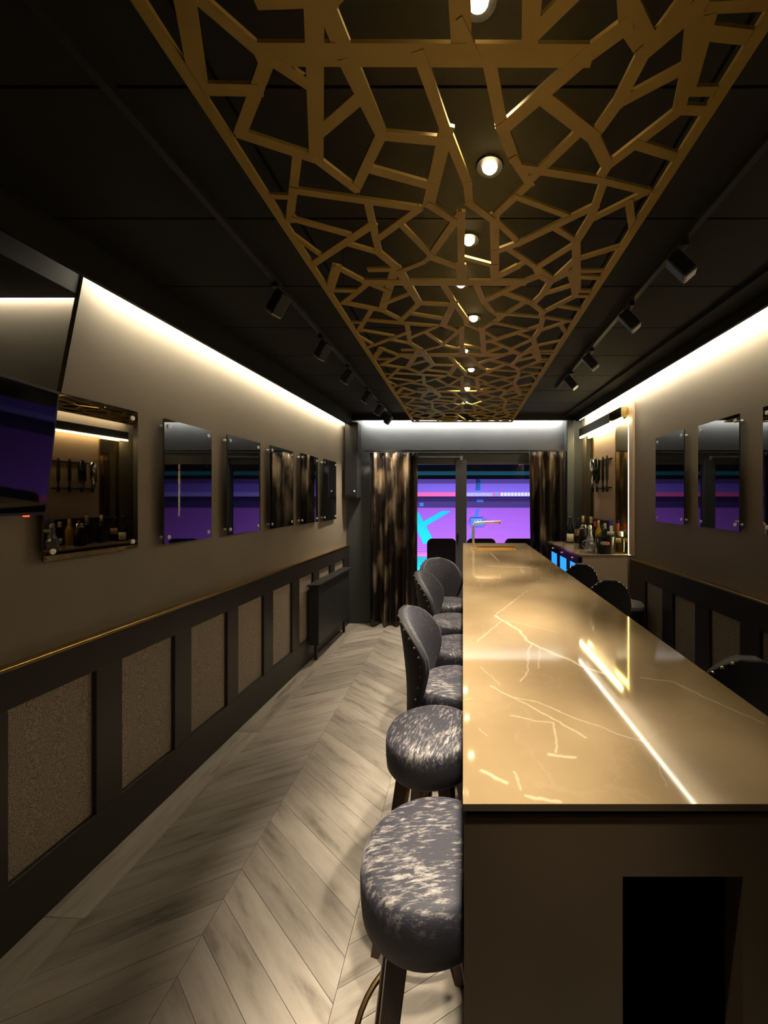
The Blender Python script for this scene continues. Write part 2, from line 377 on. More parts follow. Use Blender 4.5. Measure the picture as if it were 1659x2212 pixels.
# ================================================================== SETTING
# floor: base slab and chevron planks
fl = struct(MB().box(-1.95, 1.9, BACK, 4.98, -.05, -.006).build('floor', M['grout']))
def plank(x0, x1, ya, slope, wid, z=0.0):
    """chevron plank from x0 (y=ya) to x1; its own x axis runs along its length"""
    ang = math.atan2(slope*(x1-x0), x1-x0); L = math.hypot(x1-x0, slope*(x1-x0))
    ca, sa = cos(ang), sin(ang); g = .0009
    def loc(x, y): dx, dy = x-x0, y-ya; return (dx*ca+dy*sa, -dx*sa+dy*ca)
    y1 = ya+slope*(x1-x0)
    q = [loc(x0+g, ya+g), loc(x1-g, y1+g), loc(x1-g, y1+wid-g), loc(x0+g, ya+wid-g)]
    m = MB(); m.prism(q, -.006, 0)
    o = m.build('plank', M['plank'], None)
    o.parent = fl; o.location = (x0, ya, z); o.rotation_euler = (0, 0, ang)
    return o
SP = .124; SL, SR = .53, -.83
cols = [(-1.50, -.932, SL), (-.932, -.40, SR), (-.40, .13, SL), (.13, .66, SR), (.66, 1.19, SL), (1.19, 1.72, SR)]
proto = {}
for ci, (xa, xb, sl) in enumerate(cols):
    k = 0
    y = -.10+(.0 if sl > 0 else 0)
    # y is taken at the spine: planks of both sides meet there
    spine_right = sl > 0
    while True:
        ys = .043+SP*k; k += 1
        ya = ys - sl*(xb-xa) if spine_right else ys
        if ys > 5.25: break
        if max(ya, ya+sl*(xb-xa)) < .35: continue
        if ci in proto:
            o = proto[ci].copy(); C.objects.link(o); o.location = (xa, ya, random.uniform(-.0004, .0004))
        else:
            proto[ci] = plank(xa, xb, ya, sl, SP)
# straight border planks along the panelled wall
b0 = None
y = .3
while y < 4.85:
    ln = min(1.16, 4.88-y); ang = math.atan2(1, .041)
    m = MB(); m.prism([(0, -.0), (ln-.002, 0), (ln-.002, .187), (0, .187)], -.006, .0012)
    o = m.build('plank', M['plank']); o.parent = fl
    o.location = (LX(y)+.190, y, 0); o.rotation_euler = (0, 0, ang)
    y += ln

# ceiling: black boards with open joints
ce = struct(MB().box(-2.5, 1.40, BACK, FAR+.1, CEIL+.012, CEIL+.06).box(1.40, 1.9, BACK, FAR+.1, CEIL+.045, CEIL+.09).build('ceiling', M['gap']))
for r in range(13):
    ya = -.86+.46*r; yb = min(ya+.452, FAR+.02)
    for xa, xb in ((-1.72, -.606), (-.594, .606), (.618, 1.40)):
        MB().box(xa, xb, ya, yb, CEIL, CEIL+.02).build('board', M['ceiling'], ce)

# left wall with an open alcove near the viewer, its end edge slanting
wl = MB()
def wallpoly(mb, poly, th, f):
    n = len(poly)
    mb.add([f(0, y, z) for y, z in poly]+[f(-th, y, z) for y, z in poly],
           [tuple(range(n)), tuple(reversed(range(n, 2*n)))]+[(i, (i+1) % n, n+(i+1) % n, n+i) for i in range(n)])
wallpoly(wl, [(1.655, 2.545), (1.645, 2.484), (1.548, 1.92), (1.50, 1.66), (1.50, 0), (FAR+.08, 0), (FAR+.08, 2.545)], .02, Lw)
wallpoly(wl, [(BACK, 0), (1.50, 0), (1.50, 1.66), (BACK, 1.66)], .02, Lw)
struct(wl.build('wall_left', M['plaster']))
al = MB(); al.box(-2.32, -1.604, 1.70, 1.74, 1.6, 2.56)          # alcove end wall facing the viewer
al.box(-2.36, -2.30, BACK, 1.74, 1.6, 2.56); al.box(-2.32, -1.69, BACK, 1.70, 1.60, 1.64)
struct(al.build('wall_alcove', M['plaster']))
sb = MB(); sb.box(-2.34, -1.60, BACK, 1.662, 2.406, CEIL+.01)
struct(sb.build('trim_1', M['soffit']))                          # black bulkhead above the alcove
MB().box(-2.30, -1.66, 1.670, 1.692, 2.440, 2.450).build('led_strip', M['cove_alcove'])
tag(bpy.data.objects['led_strip'], 'short warm light strip along the top of the alcove above the television', 'light strip')
# black soffit edge above the long strip
sl_ = MB(Lw); sl_.box(0, .110, .5, FAR, 2.545, CEIL+.01); sl_.box(.090, .110, .5, FAR, 2.434, 2.546); struct(sl_.build('trim_2', M['soffit']))
s = MB(Lw); s.box(.076, .0895, 1.67, FAR-.05, 2.490, 2.525)
tag(s.build('led_strip', M['cove_l']), 'long warm light strip above the row of six glass panels, opposite the bottle counter', 'light strip')
# right wall
wr = MB(); wallpoly(wr, [(BACK, 0), (FAR+.08, 0), (FAR+.08, CEIL+.06), (BACK, CEIL+.06)], -.10, lambda d, y, z: Rw(-abs(d), y, z))
struct(wr.build('wall_right', M['plaster']))
sr_ = MB(Rw); sr_.box(.090, .110, BACK, 4.80, 2.496, CEIL+.046); struct(sr_.build('trim_3', M['soffit']))
tr4 = MB(Rw); tr4.box(.11, .25, BACK, 4.80, 2.560, CEIL+.046); struct(tr4.build('trim_4', M['soffit']))
s = MB(Rw); s.box(.068, .0895, BACK+.05, 4.78, 2.507, 2.542)
tag(s.build('led_strip', M['cove_r']), 'long warm light strip above the bottle counter and three glass panels', 'light strip')
struct(MB().box(-2.5, 1.9, BACK-.08, BACK, 0, CEIL+.05).build('wall_back', M['far_wall']))
# far wall around the window opening x -1.16..1.26, top 2.125
fw = MB(); fw.box(-1.62, -1.16, FAR, FAR+.12, 0, CEIL+.02); fw.box(1.26, 1.62, FAR, FAR+.12, 0, CEIL+.02)
fw.box(-1.16, 1.26, FAR, FAR+.12, 2.125, CEIL+.02)
struct(fw.build('wall_far', M['far_wall']))
fc = MB(); fc.box(-1.45, 1.47, FAR-.115, FAR-.095, 2.508, CEIL+.01); struct(fc.build('trim_6', M['soffit']))
s = MB(); s.box(-1.24, 1.22, FAR-.0945, FAR-.088, 2.520, 2.550)
tag(s.build('led_strip', M['cove_far']), 'cool white light slot in the ceiling washing the wall above the curtained window', 'light strip')
# dark pilaster in the far corner beside the lit counter
pp = MB(); pp.box(1.262, 1.345, FAR-.14, FAR-.001, 0, 2.50); struct(pp.build('trim_5', M['far_wall'], bevel=.006))

# window doors: frame and panes
wn = MB(); wn.box(-1.16, 1.26, FAR+.03, FAR+.10, 2.045, 2.125); wn.box(-1.16, -1.08, FAR+.03, FAR+.10, 0, 2.05); wn.box(1.18, 1.26, FAR+.03, FAR+.10, 0, 2.05)
wn.box(-.092, .046, FAR+.02, FAR+.11, 0, 2.05); wn.box(-1.08, -.09, FAR+.03, FAR+.10, 0, .07); wn.box(.045, 1.18, FAR+.03, FAR+.10, 0, .07)
wn.box(-1.08, -.09, FAR+.03, FAR+.10, 1.985, 2.05); wn.box(.045, 1.18, FAR+.03, FAR+.10, 1.985, 2.05)
win = struct(wn.build('window_1', M['frame'], bevel=.004))
MB().box(-1.08, -.092, FAR+.062, FAR+.070, .07, 1.985).build('pane', M['pane'], win)
MB().box(.046, 1.18, FAR+.062, FAR+.070, .07, 1.985).build('pane', M['pane'], win)
h = MB(); h.box(-.075, -.055, FAR-.01, FAR+.02, .98, 1.12); h.box(-.075, -.055, FAR-.03, FAR-.008, 1.08, 1.10); h.build('handle', M['black_metal'], win)
cl = MB(); cl.lathe([(.0, 0), (.018, .0), (.018, .05), (0, .05)], (-.02, FAR+.0, 2.035), 10); cl.box(-.55, -.02, FAR-.004, FAR+.02, 2.065, 2.08)
cl.build('door_closer', M['grey_metal'], win)

# wainscot, left and right: rails, stiles, recessed woven panels, gold capping
def wainscot(name, f, y0, y1, top, panels, pz0, pz1):
    root = MB(f); root.box(.001, .010, y0, y1, 0, top-.01); root = struct(root.build(name, M['wainscot']))
    MB(f).box(.010, .036, y0, y1, pz1, top-.012).build('rail', M['wainscot'], root, bevel=.003)
    MB(f).box(.010, .036, y0, y1, 0.0, pz0).build('rail', M['wainscot'], root, bevel=.003)
    edges = [y0]+[e for p in panels for e in p]+[y1]
    for i in range(0, len(edges), 2):
        if edges[i+1]-edges[i] > .01:
            MB(f).box(.010, .036, edges[i], edges[i+1], pz0, pz1).build('stile', M['wainscot'], root, bevel=.003)
    for a, b in panels:
        MB(f).box(.009, .016, a, b, pz0, pz1).build('panel', M['fabric'], root)
    MB(f).box(.001, .042, y0, y1, top-.012, top).build('capping', M['gold_trim'], root, bevel=.002)
    return root
LP = [(.482, .792), (.918, 1.228), (1.354, 1.664), (1.786, 2.094), (2.216, 2.532), (2.648, 2.962), (3.096, 3.412), (3.548, 3.845), (3.985, 4.286), (4.42, 4.72)]
wainscot('baseboard_left', Lw, BACK, FAR-.001, .978, LP, .224, .830)
RP = [(-.01+.4*i, .25+.4*i) for i in range(0, 9)]
RP = [(a-.2, b-.2) for a, b in RP]
wainscot('baseboard_right', Rw, BACK, 3.52, 1.028, RP, .22, .870)

# ================================================================== GOLD LATTICE OVER THE BAR
PZ = 2.31
LATTICE = [(-0.484,0.723,-0.38,0.725,0.022),(-0.332,0.672,-0.46,0.812,0.022),(-0.334,0.674,-0.411,0.576,0.022),(-0.332,0.672,-0.271,0.724,0.022),(-0.411,0.576,-0.484,0.723,0.03),(-0.219,0.577,-0.325,0.873,0.03),(-0.214,0.598,-0.203,0.68,0.022),(-0.203,0.68,-0.17,0.816,0.022),(-0.189,0.736,-0.304,0.816,0.022),(-0.46,0.812,-0.325,0.873,0.025),(-0.325,0.873,-0.261,0.957,0.022),(-0.17,0.816,-0.261,0.957,0.022),(-0.17,0.816,-0.041,0.83,0.022),(-0.222,0.897,-0.073,0.951,0.022),(-0.413,0.962,-0.114,1.022,0.02),(-0.36,0.857,-0.469,1.066,0.02),(-0.49,0.981,-0.425,0.985,0.015),(-0.469,1.066,-0.453,1.063,0.02),(-0.456,1.062,-0.312,1.13,0.018),(-0.242,0.996,-0.258,1.21,0.02),(-0.248,1.08,-0.49,1.27,0.024),(-0.352,1.161,-0.258,1.21,0.018),(-0.49,1.116,-0.436,1.228,0.016),(-0.114,1.022,-0.253,1.146,0.02),(-0.174,1.076,-0.097,1.226,0.018),(-0.005,1.038,-0.106,1.235,0.022),(-0.258,1.21,-0.206,1.306,0.026),(-0.206,1.306,-0.167,1.521,0.024),(-0.206,1.304,-0.127,1.255,0.018),(-0.127,1.255,-0.097,1.226,0.018),(-0.103,1.232,-0.006,1.293,0.018),(-0.034,0.805,-0.088,1.009,0.03),(-0.088,1.009,-0.021,1.07,0.02),(-0.074,0.668,-0.038,0.795,0.022),(-0.038,0.795,0.011,0.943,0.022),(0.011,0.943,0.016,1.004,0.02),(0.014,1.002,0.077,1.061,0.02),(0.077,1.061,0.16,0.942,0.02),(0.043,0.67,0.078,0.796,0.024),(0.078,0.796,0.113,0.872,0.024),(0.113,0.872,0.161,0.943,0.02),(0.084,1.05,0.113,1.374,0.026),(-0.005,1.038,-0.006,1.374,0.022),(-0.006,1.231,0.099,1.276,0.018),(-0.341,0.667,0.209,0.669,0.036),(0.209,0.669,0.26,0.627,0.026),(0.26,0.627,0.238,0.581,0.022),(0.26,0.627,0.305,0.665,0.022),(0.305,0.665,0.357,0.604,0.026),(0.305,0.665,0.295,0.748,0.024),(0.295,0.748,0.272,0.82,0.024),(0.209,0.669,0.081,0.802,0.026),(0.145,0.735,0.27,0.818,0.028),(0.27,0.818,0.327,0.89,0.026),(0.244,0.801,0.155,0.935,0.02),(0.357,0.604,0.391,0.679,0.026),(0.391,0.679,0.419,0.763,0.024),(0.37,0.633,0.478,0.643,0.022),(0.394,0.685,0.293,0.753,0.02),(0.418,0.761,0.478,0.764,0.02),(0.42,0.764,0.327,0.892,0.022),(0.367,0.836,0.478,0.87,0.022),(0.327,0.89,0.321,0.931,0.022),(0.129,0.895,0.326,0.931,0.02),(0.326,0.931,0.455,0.967,0.018),(0.335,0.934,0.344,1.062,0.02),(0.344,1.062,0.333,1.159,0.024),(0.131,0.983,0.293,1.057,0.016),(0.341,1.014,0.164,1.163,0.022),(0.164,1.163,0.098,1.204,0.022),(0.343,1.07,0.455,0.967,0.018),(0.421,0.998,0.478,1.107,0.02),(0.248,1.092,0.331,1.153,0.018),(0.331,1.153,0.384,1.325,0.026),(0.384,1.325,0.416,1.433,0.026),(0.415,1.433,0.478,1.433,0.018),(0.334,1.164,0.241,1.289,0.018),(0.131,1.183,0.317,1.359,0.02),(0.204,1.252,0.119,1.338,0.015),(0.085,1.064,0.166,1.162,0.018),(0.358,1.235,0.313,1.356,0.022),(0.359,1.244,0.478,1.174,0.018),(0.379,1.308,0.478,1.304,0.016),(-0.006,0.571,-0.002,0.668,0.034),(0.099,0.571,0.113,0.669,0.026),(0.119,0.633,0.176,0.576,0.024),(-0.004,0.619,0.023,0.668,0.012),(-0.215,0.582,-0.213,0.604,0.02),(-0.308,0.595,-0.209,0.592,0.02)]
lat = thing('ceiling_lattice', 'perforated gold lattice panel hung under the black ceiling above the bar', 'ceiling panel', (0, 2.1, CEIL))
X0, X1, Y0, Y1 = -.490, .478, -.05, 3.885
lm = MB(); T = .007
def clipseg(ax, ay, bx, by):
    t0, t1 = 0.0, 1.0; dx, dy = bx-ax, by-ay
    for p, q in ((-dx, ax-X0), (dx, X1-ax), (-dy, ay-Y0), (dy, Y1-ay)):
        if abs(p) < 1e-9:
            if q < 0: return None
        else:
            t = q/p
            if p < 0: t0 = max(t0, t)
            else: t1 = min(t1, t)
    return (ax+dx*t0, ay+dy*t0, ax+dx*t1, ay+dy*t1) if t1-t0 > 1e-3 else None
def strut(ax, ay, bx, by, wd):
    dz_ = random.uniform(0, .0022)
    dx, dy = bx-ax, by-ay; l = math.hypot(dx, dy)
    if l < .004: return
    ux, uy = dx/l, dy/l; nx, ny = -uy*wd/2, ux*wd/2; e = wd*.35
    ax -= ux*e; ay -= uy*e; bx += ux*e; by += uy*e
    lm.prism([(ax-nx, ay-ny), (bx-nx, by-ny), (bx+nx, by+ny), (ax+nx, ay+ny)], PZ+dz_, PZ+T+dz_)
for k in range(-1, 5):
    for (ax, ay, bx, by, wd) in LATTICE:
        g = clipseg(ax, ay+.705*k, bx, by+.705*k)
        if g: strut(*g, wd)
lm.build('lattice', M['gold_lattice'], lat)
fr = MB(); fr.box(X0-.011, X0+.011, Y0, Y1, PZ-.001, PZ+T+.001); fr.box(X1-.011, X1+.011, Y0, Y1, PZ-.001, PZ+T+.001)
fr.box(X0, X1, Y1-.02, Y1+.004, PZ-.001, PZ+T+.001); fr.box(X0, X1, Y0-.01, Y0+.012, PZ-.001, PZ+T+.001)
fr.build('border', M['gold_lattice'], lat)
for x in (X0+.004, X1-.004):
    for y in (.5, 1.6, 2.7, 3.8):
        MB().lathe([(0, PZ+T), (.002, PZ+T), (.002, CEIL), (0, CEIL)], (x, y, 0), 6).build('hanger', M['black_metal'], lat)

# recessed downlights, each with its own beam
ORD = ['first', 'second', 'third', 'fourth', 'fifth', 'sixth', 'seventh', 'eighth', 'ninth', 'tenth', 'eleventh', 'twelfth']
DL = [(.02, .42), (.03, .80), (.082, 1.207), (.023, 1.55), (-.010, 1.862), (.060, 2.224), (.010, 2.717), (.065, 3.110), (.040, 3.64), (.025, 4.17)]
for i, (x, y) in enumerate(DL):
    t = thing('downlight', '%s downlight from the near end in the row shining above the gold lattice' % ORD[i], 'downlight', (x, y, CEIL), 'downlights above the gold lattice')
    MB().lathe([(.024, -.004), (.040, -.006), (.043, -.001), (.043, .004), (.024, .004)], (x, y, CEIL), 20).build('trim_ring', M['black_metal'], t, smooth=True)
    MB().lathe([(0, -.020), (.014, -.018), (.022, -.010), (.024, 0), (0, .002)], (x, y, CEIL), 16).build('lamp', M['lens'], t, smooth=True)
    d = bpy.data.lights.new('beam', 'SPOT'); d.energy = SPOT_W*(.7, .9, 1, 1, 1, .9, .7, .65, .65, .65)[i]; d.color = WARM; d.spot_size = math.radians(50 if i < 5 else 62); d.spot_blend = 1.0; d.shadow_soft_size = .025
    lo = bpy.data.objects.new('beam', d); C.objects.link(lo); lo.parent = t; lo.location = (0, 0, -.045)

# track rails and black spotlights
def rail(x, y0, y1, label):
    MB().box(x-.012, x+.012, y0, y1, CEIL-.022, CEIL).build('track_rail', M['black_metal'], None)
    o = bpy.data.objects[[n for n in bpy.data.objects.keys() if n.startswith('track_rail')][-1]]
    tag(o, label, 'track rail'); return o
rail(-.87, .6, 4.75, 'black ceiling track carrying the row of six spotlights')
rail(.86, .6, 3.6, 'black ceiling track carrying the row of four spotlights nearer the bottle counter')
def spotlight():
    t = thing('track_spotlight', '', 'spotlight', (0, 0, 0), 'unlit black track spotlights')
    MB().box(-.016, .016, -.04, .04, -.040, -.022).build('adapter', M['black_metal'], t, bevel=.003)
    MB().lathe([(0, -.062), (.007, -.062), (.007, -.04), (0, -.04)], (0, 0, 0), 10).build('stem', M['grey_metal'], t)
    hd = MB(); hd.box(-.028, .028, -.030, .030, -.055, .050); h = hd.build('head', M['black_metal'], t, bevel=.006)
    rg = MB(); rg.box(-.026, .026, -.028, .028, -.062, -.052); r = rg.build('front_ring', M['grey_metal'], h, bevel=.004)
    h.location = (0, 0, -.098); h.rotation_euler = (0, math.radians(38), math.radians(-20))
    return t
sp0 = spotlight(); n = 0
for j, (x, ys, rz, lab) in enumerate([(-.87, (1.86, 2.45, 2.98, 3.58, 4.10, 4.60), 0.0, '%s unlit black spotlight from the near end of the track with six'),
                        (.86, (1.56, 2.04, 2.66, 3.14), pi, '%s unlit black spotlight from the near end of the track with four')]):
    for i, y in enumerate(ys):
        if n == 0: sp0.location = (x, y, CEIL); sp0['label'] = lab % ORD[i]; sp0.rotation_euler = (0, 0, rz)
        else: copy_tree(sp0, (x, y, CEIL), rz+random.uniform(-.15, .15), lab % ORD[i])
        if j == 0 and i == len(ys)-1:      # the only one switched on
            t = [o for o in bpy.data.objects if o.name.startswith('track_spotlight') and o.parent is None][-1]
            t['label'] = 'lit black spotlight at the window end of the track with six'
            del t['group']
            d = bpy.data.lights.new('spot_beam', 'SPOT'); d.energy = 95; d.color = WARM; d.spot_size = math.radians(100); d.spot_blend = 1; d.shadow_soft_size = .03
            lo = bpy.data.objects.new('spot_beam', d); C.objects.link(lo); lo.parent = t; lo.location = (0, 0, -.175); lo.rotation_euler = (0, math.radians(8), 0)
        n += 1

# ================================================================== BAR
BZ = 1.05; BX = .712; BY0, BY1 = .656, 4.47
bar = thing('bar_counter', 'long bar counter topped with polished brown stone and pale veins', 'bar counter', (.355, 2.5, 0))
tp = MB(); SX0, SX1, SY0, SY1 = .145, .545, 3.84, 4.16
tp.box(0, SX0, BY0, BY1, BZ-.012, BZ); tp.box(SX1, BX, BY0, BY1, BZ-.012, BZ); tp.box(SX0, SX1, BY0, SY0, BZ-.012, BZ); tp.box(SX0, SX1, SY1, BY1, BZ-.012, BZ)
top = tp.build('countertop', M['stone'], bar)
# object coordinates of the slab must be room metres for the veins
me = top.data; off = origin_of(bar)
for v in me.vertices: v.co += off
me.materials.append(M['stone_shaded'])  # slab edges take the stone with shade in its colour
for p in me.polygons:
    if abs(p.normal.z) < .5: p.material_index = 1
top.location = -off
# edge band under the slab (shadow gap) and near end panel with a dark niche
MB().box(.006, .03, BY0+.012, BY1-.012, BZ-.052, BZ-.012).box(BX-.03, BX-.006, BY0+.012, BY1-.012, BZ-.052, BZ-.012).box(.03, BX-.03, BY0+.012, BY0+.04, BZ-.052, BZ-.012).box(.03, BX-.03, BY1-.04, BY1-.012, BZ-.052, BZ-.012).build('edge_band', M['void'], bar)
NX0, NX1, NZ0, NZ1 = .268, .470, .10, .925
ep = MB(); ep.box(.002, NX0, BY0+.004, BY0+.05, 0, BZ-.026); ep.box(NX1, BX-.002, BY0+.004, BY0+.05, 0, BZ-.026)
ep.box(NX0, NX1, BY0+.004, BY0+.05, NZ1, BZ-.026); ep.box(NX0, NX1, BY0+.004, BY0+.05, 0, NZ0)
ep.build('end_panel', M['stone_shaded'], bar)
nb = MB(); nb.box(NX0, NX1, BY0+.30, BY0+.31, NZ0, NZ1); nb.box(NX0-.01, NX0, BY0+.05, BY0+.31, NZ0, NZ1); nb.box(NX1, NX1+.01, BY0+.05, BY0+.31, NZ0, NZ1)
nb.box(NX0, NX1, BY0+.05, BY0+.31, NZ1, NZ1+.01); nb.box(NX0, NX1, BY0+.05, BY0+.31, NZ0-.01, NZ0)
nb.build('niche', M['void'], bar)
MB().box(NX0, NX1, BY0+.03, BY0+.28, .56, .575).build('niche_shelf', M['void'], bar)
MB().box(.22, .50, BY0+.33, BY1-.06, 0.0, BZ-.17).build('base_cabinet', M['stone_shaded'], bar)
MB().box(.002, BX-.002, BY1-.05, BY1-.004, 0, BZ-.026).build('end_panel', M['stone_shaded'], bar)

# undermount sink and gold tap
snk = thing('sink', 'small gold undermount sink let into the far end of the bar', 'sink', ((SX0+SX1)/2, 4.0, BZ-.16))
sk = MB(); a, b, c, d = SX0-.004, SX1+.004, SY0-.004, SY1+.004
sk.box(a, b, c, d, BZ-.165, BZ-.155); sk.box(a, a+.006, c, d, BZ-.155, BZ-.0125); sk.box(b-.006, b, c, d, BZ-.155, BZ-.0125); sk.box(a, b, c, c+.006, BZ-.155, BZ-.0125); sk.box(a, b, d-.006, d, BZ-.155, BZ-.0125)
sk.build('basin', M['sink'], snk)
MB().lathe([(0, 0), (.03, 0), (.03, .004), (.02, .006), (0, .004)], ((SX0+SX1)/2, 4.0, BZ-.155), 16).build('drain', M['chrome'], snk)
tx, ty = .103, 3.90
tap = thing('tap', 'tall angular brushed gold tap beside the bar sink', 'tap', (tx, ty, BZ))
MB().lathe([(0, 0), (.020, 0), (.020, .012), (.013, .016), (0, .016)], (tx, ty, BZ), 20).build('base', M['tap'], tap, smooth=True)
pts = [(tx, ty, BZ+.01), (tx, ty, BZ+.215)]
pts += [(tx+.045-.045*cos(q), ty, BZ+.222+.045*sin(q)) for q in [pi/2*i/8 for i in range(9)]]
pts += [(tx+.27, ty, BZ+.275)]
MB().tube(pts, .0125, 14).build('spout', M['tap'], tap, smooth=True)
MB().lathe([(0, -.006), (.010, -.006), (.010, 0), (0, 0)], (tx+.262, ty, BZ+.262), 12).build('nozzle', M['tap'], tap, smooth=True)
lv = MB(); lv.tube([(tx, ty-.010, BZ+.06), (tx, ty-.045, BZ+.07)], .005, 8); lv.build('lever', M['tap'], tap, smooth=True)

# ================================================================== BAR STOOLS
SR_ = .168
def seat_part(t, mat):
    prof = [(0, .590), (.140, .590), (.158, .594), (.166, .606), (.169, .640), (.1695, .680), (.167, .700), (.160, .7125), (.149, .719), (.10, .723), (.04, .7245), (0, .725)]
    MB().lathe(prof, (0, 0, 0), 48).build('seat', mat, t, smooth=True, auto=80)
def legs_part(t):
    for sx in (-1, 1):
        for sy in (-1, 1):
            a = .075; b = .150
            def quad(cx, cy, w, z): return [(cx-w, cy-w, z), (cx+w, cy-w, z), (cx+w, cy+w, z), (cx-w, cy+w, z)]
            m = MB(); m.hexa(quad(sx*b, sy*b, .015, 0), quad(sx*a, sy*a, .024, .595)); m.build('leg', M['wood_leg'], t, bevel=.003)
    R = .187
    MB().tube([(R*cos(2*pi*i/40), R*sin(2*pi*i/40), .26) for i in range(40)], .008, 8, True).build('foot_ring', M['brass'], t, smooth=True)
    MB().box(-.085, .085, -.085, .085, .575, .597).build('seat_base', M['wood_leg'], t)
def back_part(t, mat, trim, wf=1.0, up=0.0):
    """curved padded shell on the -x side, its rim rolled outwards and falling away to both ends"""
    na, nh = 24, 16; am = math.radians(92); vs = []; fs = []
    def surf(a, h):
        # a in -1..1 across, h in 0..1 up: half-width (degrees) swells to mid height and rounds off at the top
        KZ = [(.555, 30), (.64, 44), (.74, 58), (.82, 66), (.885, 65), (.94, 56), (.99, 43), (1.022, 28), (1.044, 10)]
        s_ = h*(len(KZ)-1); i_ = min(int(s_), len(KZ)-2); t_ = s_-i_
        z = KZ[i_][0]*(1-t_)+KZ[i_+1][0]*t_; wd = math.radians(KZ[i_][1]*(1-t_)+KZ[i_+1][1]*t_)
        hh = max(0, (z-.68)/.37)
        r = .194+.042*hh**1.5
        wd *= wf; z += up*h
        return (-r*cos(a*wd), r*sin(a*wd), z)
    for i in range(na+1):
        a = -1+2*i/na
        for k in range(nh+1): vs.append(surf(a, k/nh))
    for i in range(na):
        for k in range(nh): fs.append((i*(nh+1)+k, (i+1)*(nh+1)+k, (i+1)*(nh+1)+k+1, i*(nh+1)+k+1))
    def shift(p, d):
        q = Vector((p[0], p[1], 0)).normalized()*d; return (p[0]+q.x, p[1]+q.y, p[2])
    m = MB(); m.add([shift(p, .010) for p in vs], fs); b = m.build('backrest', trim, t, smooth=True, auto=180)
    md = b.modifiers.new('pad', 'SOLIDIFY'); md.thickness = .022; md.offset = 0
    sb = b.modifiers.new('soft', 'SUBSURF'); sb.levels = 1; sb.render_levels = 2
    m = MB(); m.add([shift(p, -.008) for p in vs], fs); ln = m.build('lining', mat, b, smooth=True, auto=180)
    md = ln.modifiers.new('pad', 'SOLIDIFY'); md.thickness = .022; md.offset = 0
    sb = ln.modifiers.new('soft', 'SUBSURF'); sb.levels = 1; sb.render_levels = 2
    nl = MB()
    for sgn in (-1, 1):
        for k in range(11):
            p = Vector(surf(sgn*.93, .12+.80*k/10)); c = Vector((p.x, p.y, 0)).normalized()
            q = p+c*.023
            nl.lathe([(0, -.004), (.0065, -.003), (.0045, .003), (0, .0045)], tuple(q), 8)
    n = nl.build('nailhead_trim', M['nail'], b, smooth=True); n['kind'] = 'stuff'
def make_stool(label, back, mat, bmat, wf=1.0, up=0.0):
    t = thing('bar_stool', label, 'bar stool', (0, 0, 0), 'velvet bar stools along the bar')
    seat_part(t, mat); legs_part(t)
    if back: back_part(t, bmat, M['velvet_outer'], wf, up)
    return t
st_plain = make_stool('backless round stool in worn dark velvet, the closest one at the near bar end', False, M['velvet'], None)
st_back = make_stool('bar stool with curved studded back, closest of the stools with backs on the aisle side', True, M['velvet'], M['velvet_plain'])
st_dark = make_stool('dark stool back showing beyond the bar, the one closest to the near end', True, M['velvet_dark'], M['velvet_dark'], .62, .02)
st_plain.location = (-.075, .958, 0); st_plain.rotation_euler = (0, 0, .12)
copy_tree(st_plain, (-.112, 1.452, 0), 1.3, 'backless round stool in worn dark velvet, second from the near end of the bar')
st_back.location = (-.045, 1.835, 0); st_back.rotation_euler = (0, 0, -.10)
copy_tree(st_plain, (-.035, 2.285, 0), 2.2, 'backless round stool between the two side-facing stools with studded backs')
copy_tree(st_back, (-.085, 2.745, 0), -.14, 'bar stool with curved studded back, second of those with backs facing the aisle')
copy_tree(st_back, (-.120, 3.215, 0), -1.02, 'bar stool turned so the inside of its curved back faces the viewer, below the window')
st_dark.location = (.92, 1.46, 0); st_dark.rotation_euler = (0, 0, 1.45)
copy_tree(st_dark, (.925, 2.64, 0), 1.45, 'dark stool back beyond the bar beside the beige counter end, the nearer of that pair')
copy_tree(st_dark, (.925, 3.22, 0), 1.45, 'dark stool back beyond the bar in front of the blue reflecting bottle coolers')

# ================================================================== WALL FITTINGS
def glass_panel(f, y0, y1, z0, z1, label, mat):
    y, z = (y0+y1)/2, (z0+z1)/2
    t = thing('glass_panel', label, 'glass panel', f(.03, y, z), 'black glass panels on standoff screws')
    sgn = 1 if f is Lw else -1
    xm = f(.032, y, z)[0]; k_ = .041 if mat is M['smoked_mirror'] else 0      # plates hang square to the room, a little proud at one edge
    m = MB(lambda px, py, pz: (px+k_*(py-y), py, pz)); m.box(xm-.004, xm+.004, y0, y1, z0, z1); m.build('plate', mat, t)
    for yy in (y0+.03, y1-.03):
        for zz in (z0+.035, z1-.035):
            c = f(.0, yy, zz); c = (xm-sgn*.037+k_*(yy-y), yy, zz); s = MB()
            s.lathe([(0, 0), (.008, 0), (.008, .037), (.011, .037), (.011, .045), (0, .046)] if sgn > 0 else [(0, 0), (.008, 0), (.008, -.037), (.011, -.037), (.011, -.045), (0, -.046)], c, 12, 'x')
            s.build('standoff', M['screw'], t, smooth=True)
    return t
GL = [(1.462, 1.866), (2.013, 2.392), (2.519, 2.926), (3.036, 3.447), (3.554, 3.973), (4.08, 4.48)]
for i, (a, b) in enumerate(GL):
    lab = ['smoky mirror panel on four screws beside the television', 'first black glass panel past the smoky mirror panel', 'second black glass panel past the smoky mirror panel',
           'third black glass panel past the smoky mirror panel', 'black glass panel on screws, last but one before the curtained window', 'black glass panel on screws closest to the corner box by the window'][i]
    glass_panel(Lw, a, b, 1.322, 1.968, lab, M['smoked_mirror'] if i == 0 else M['black_glass'])
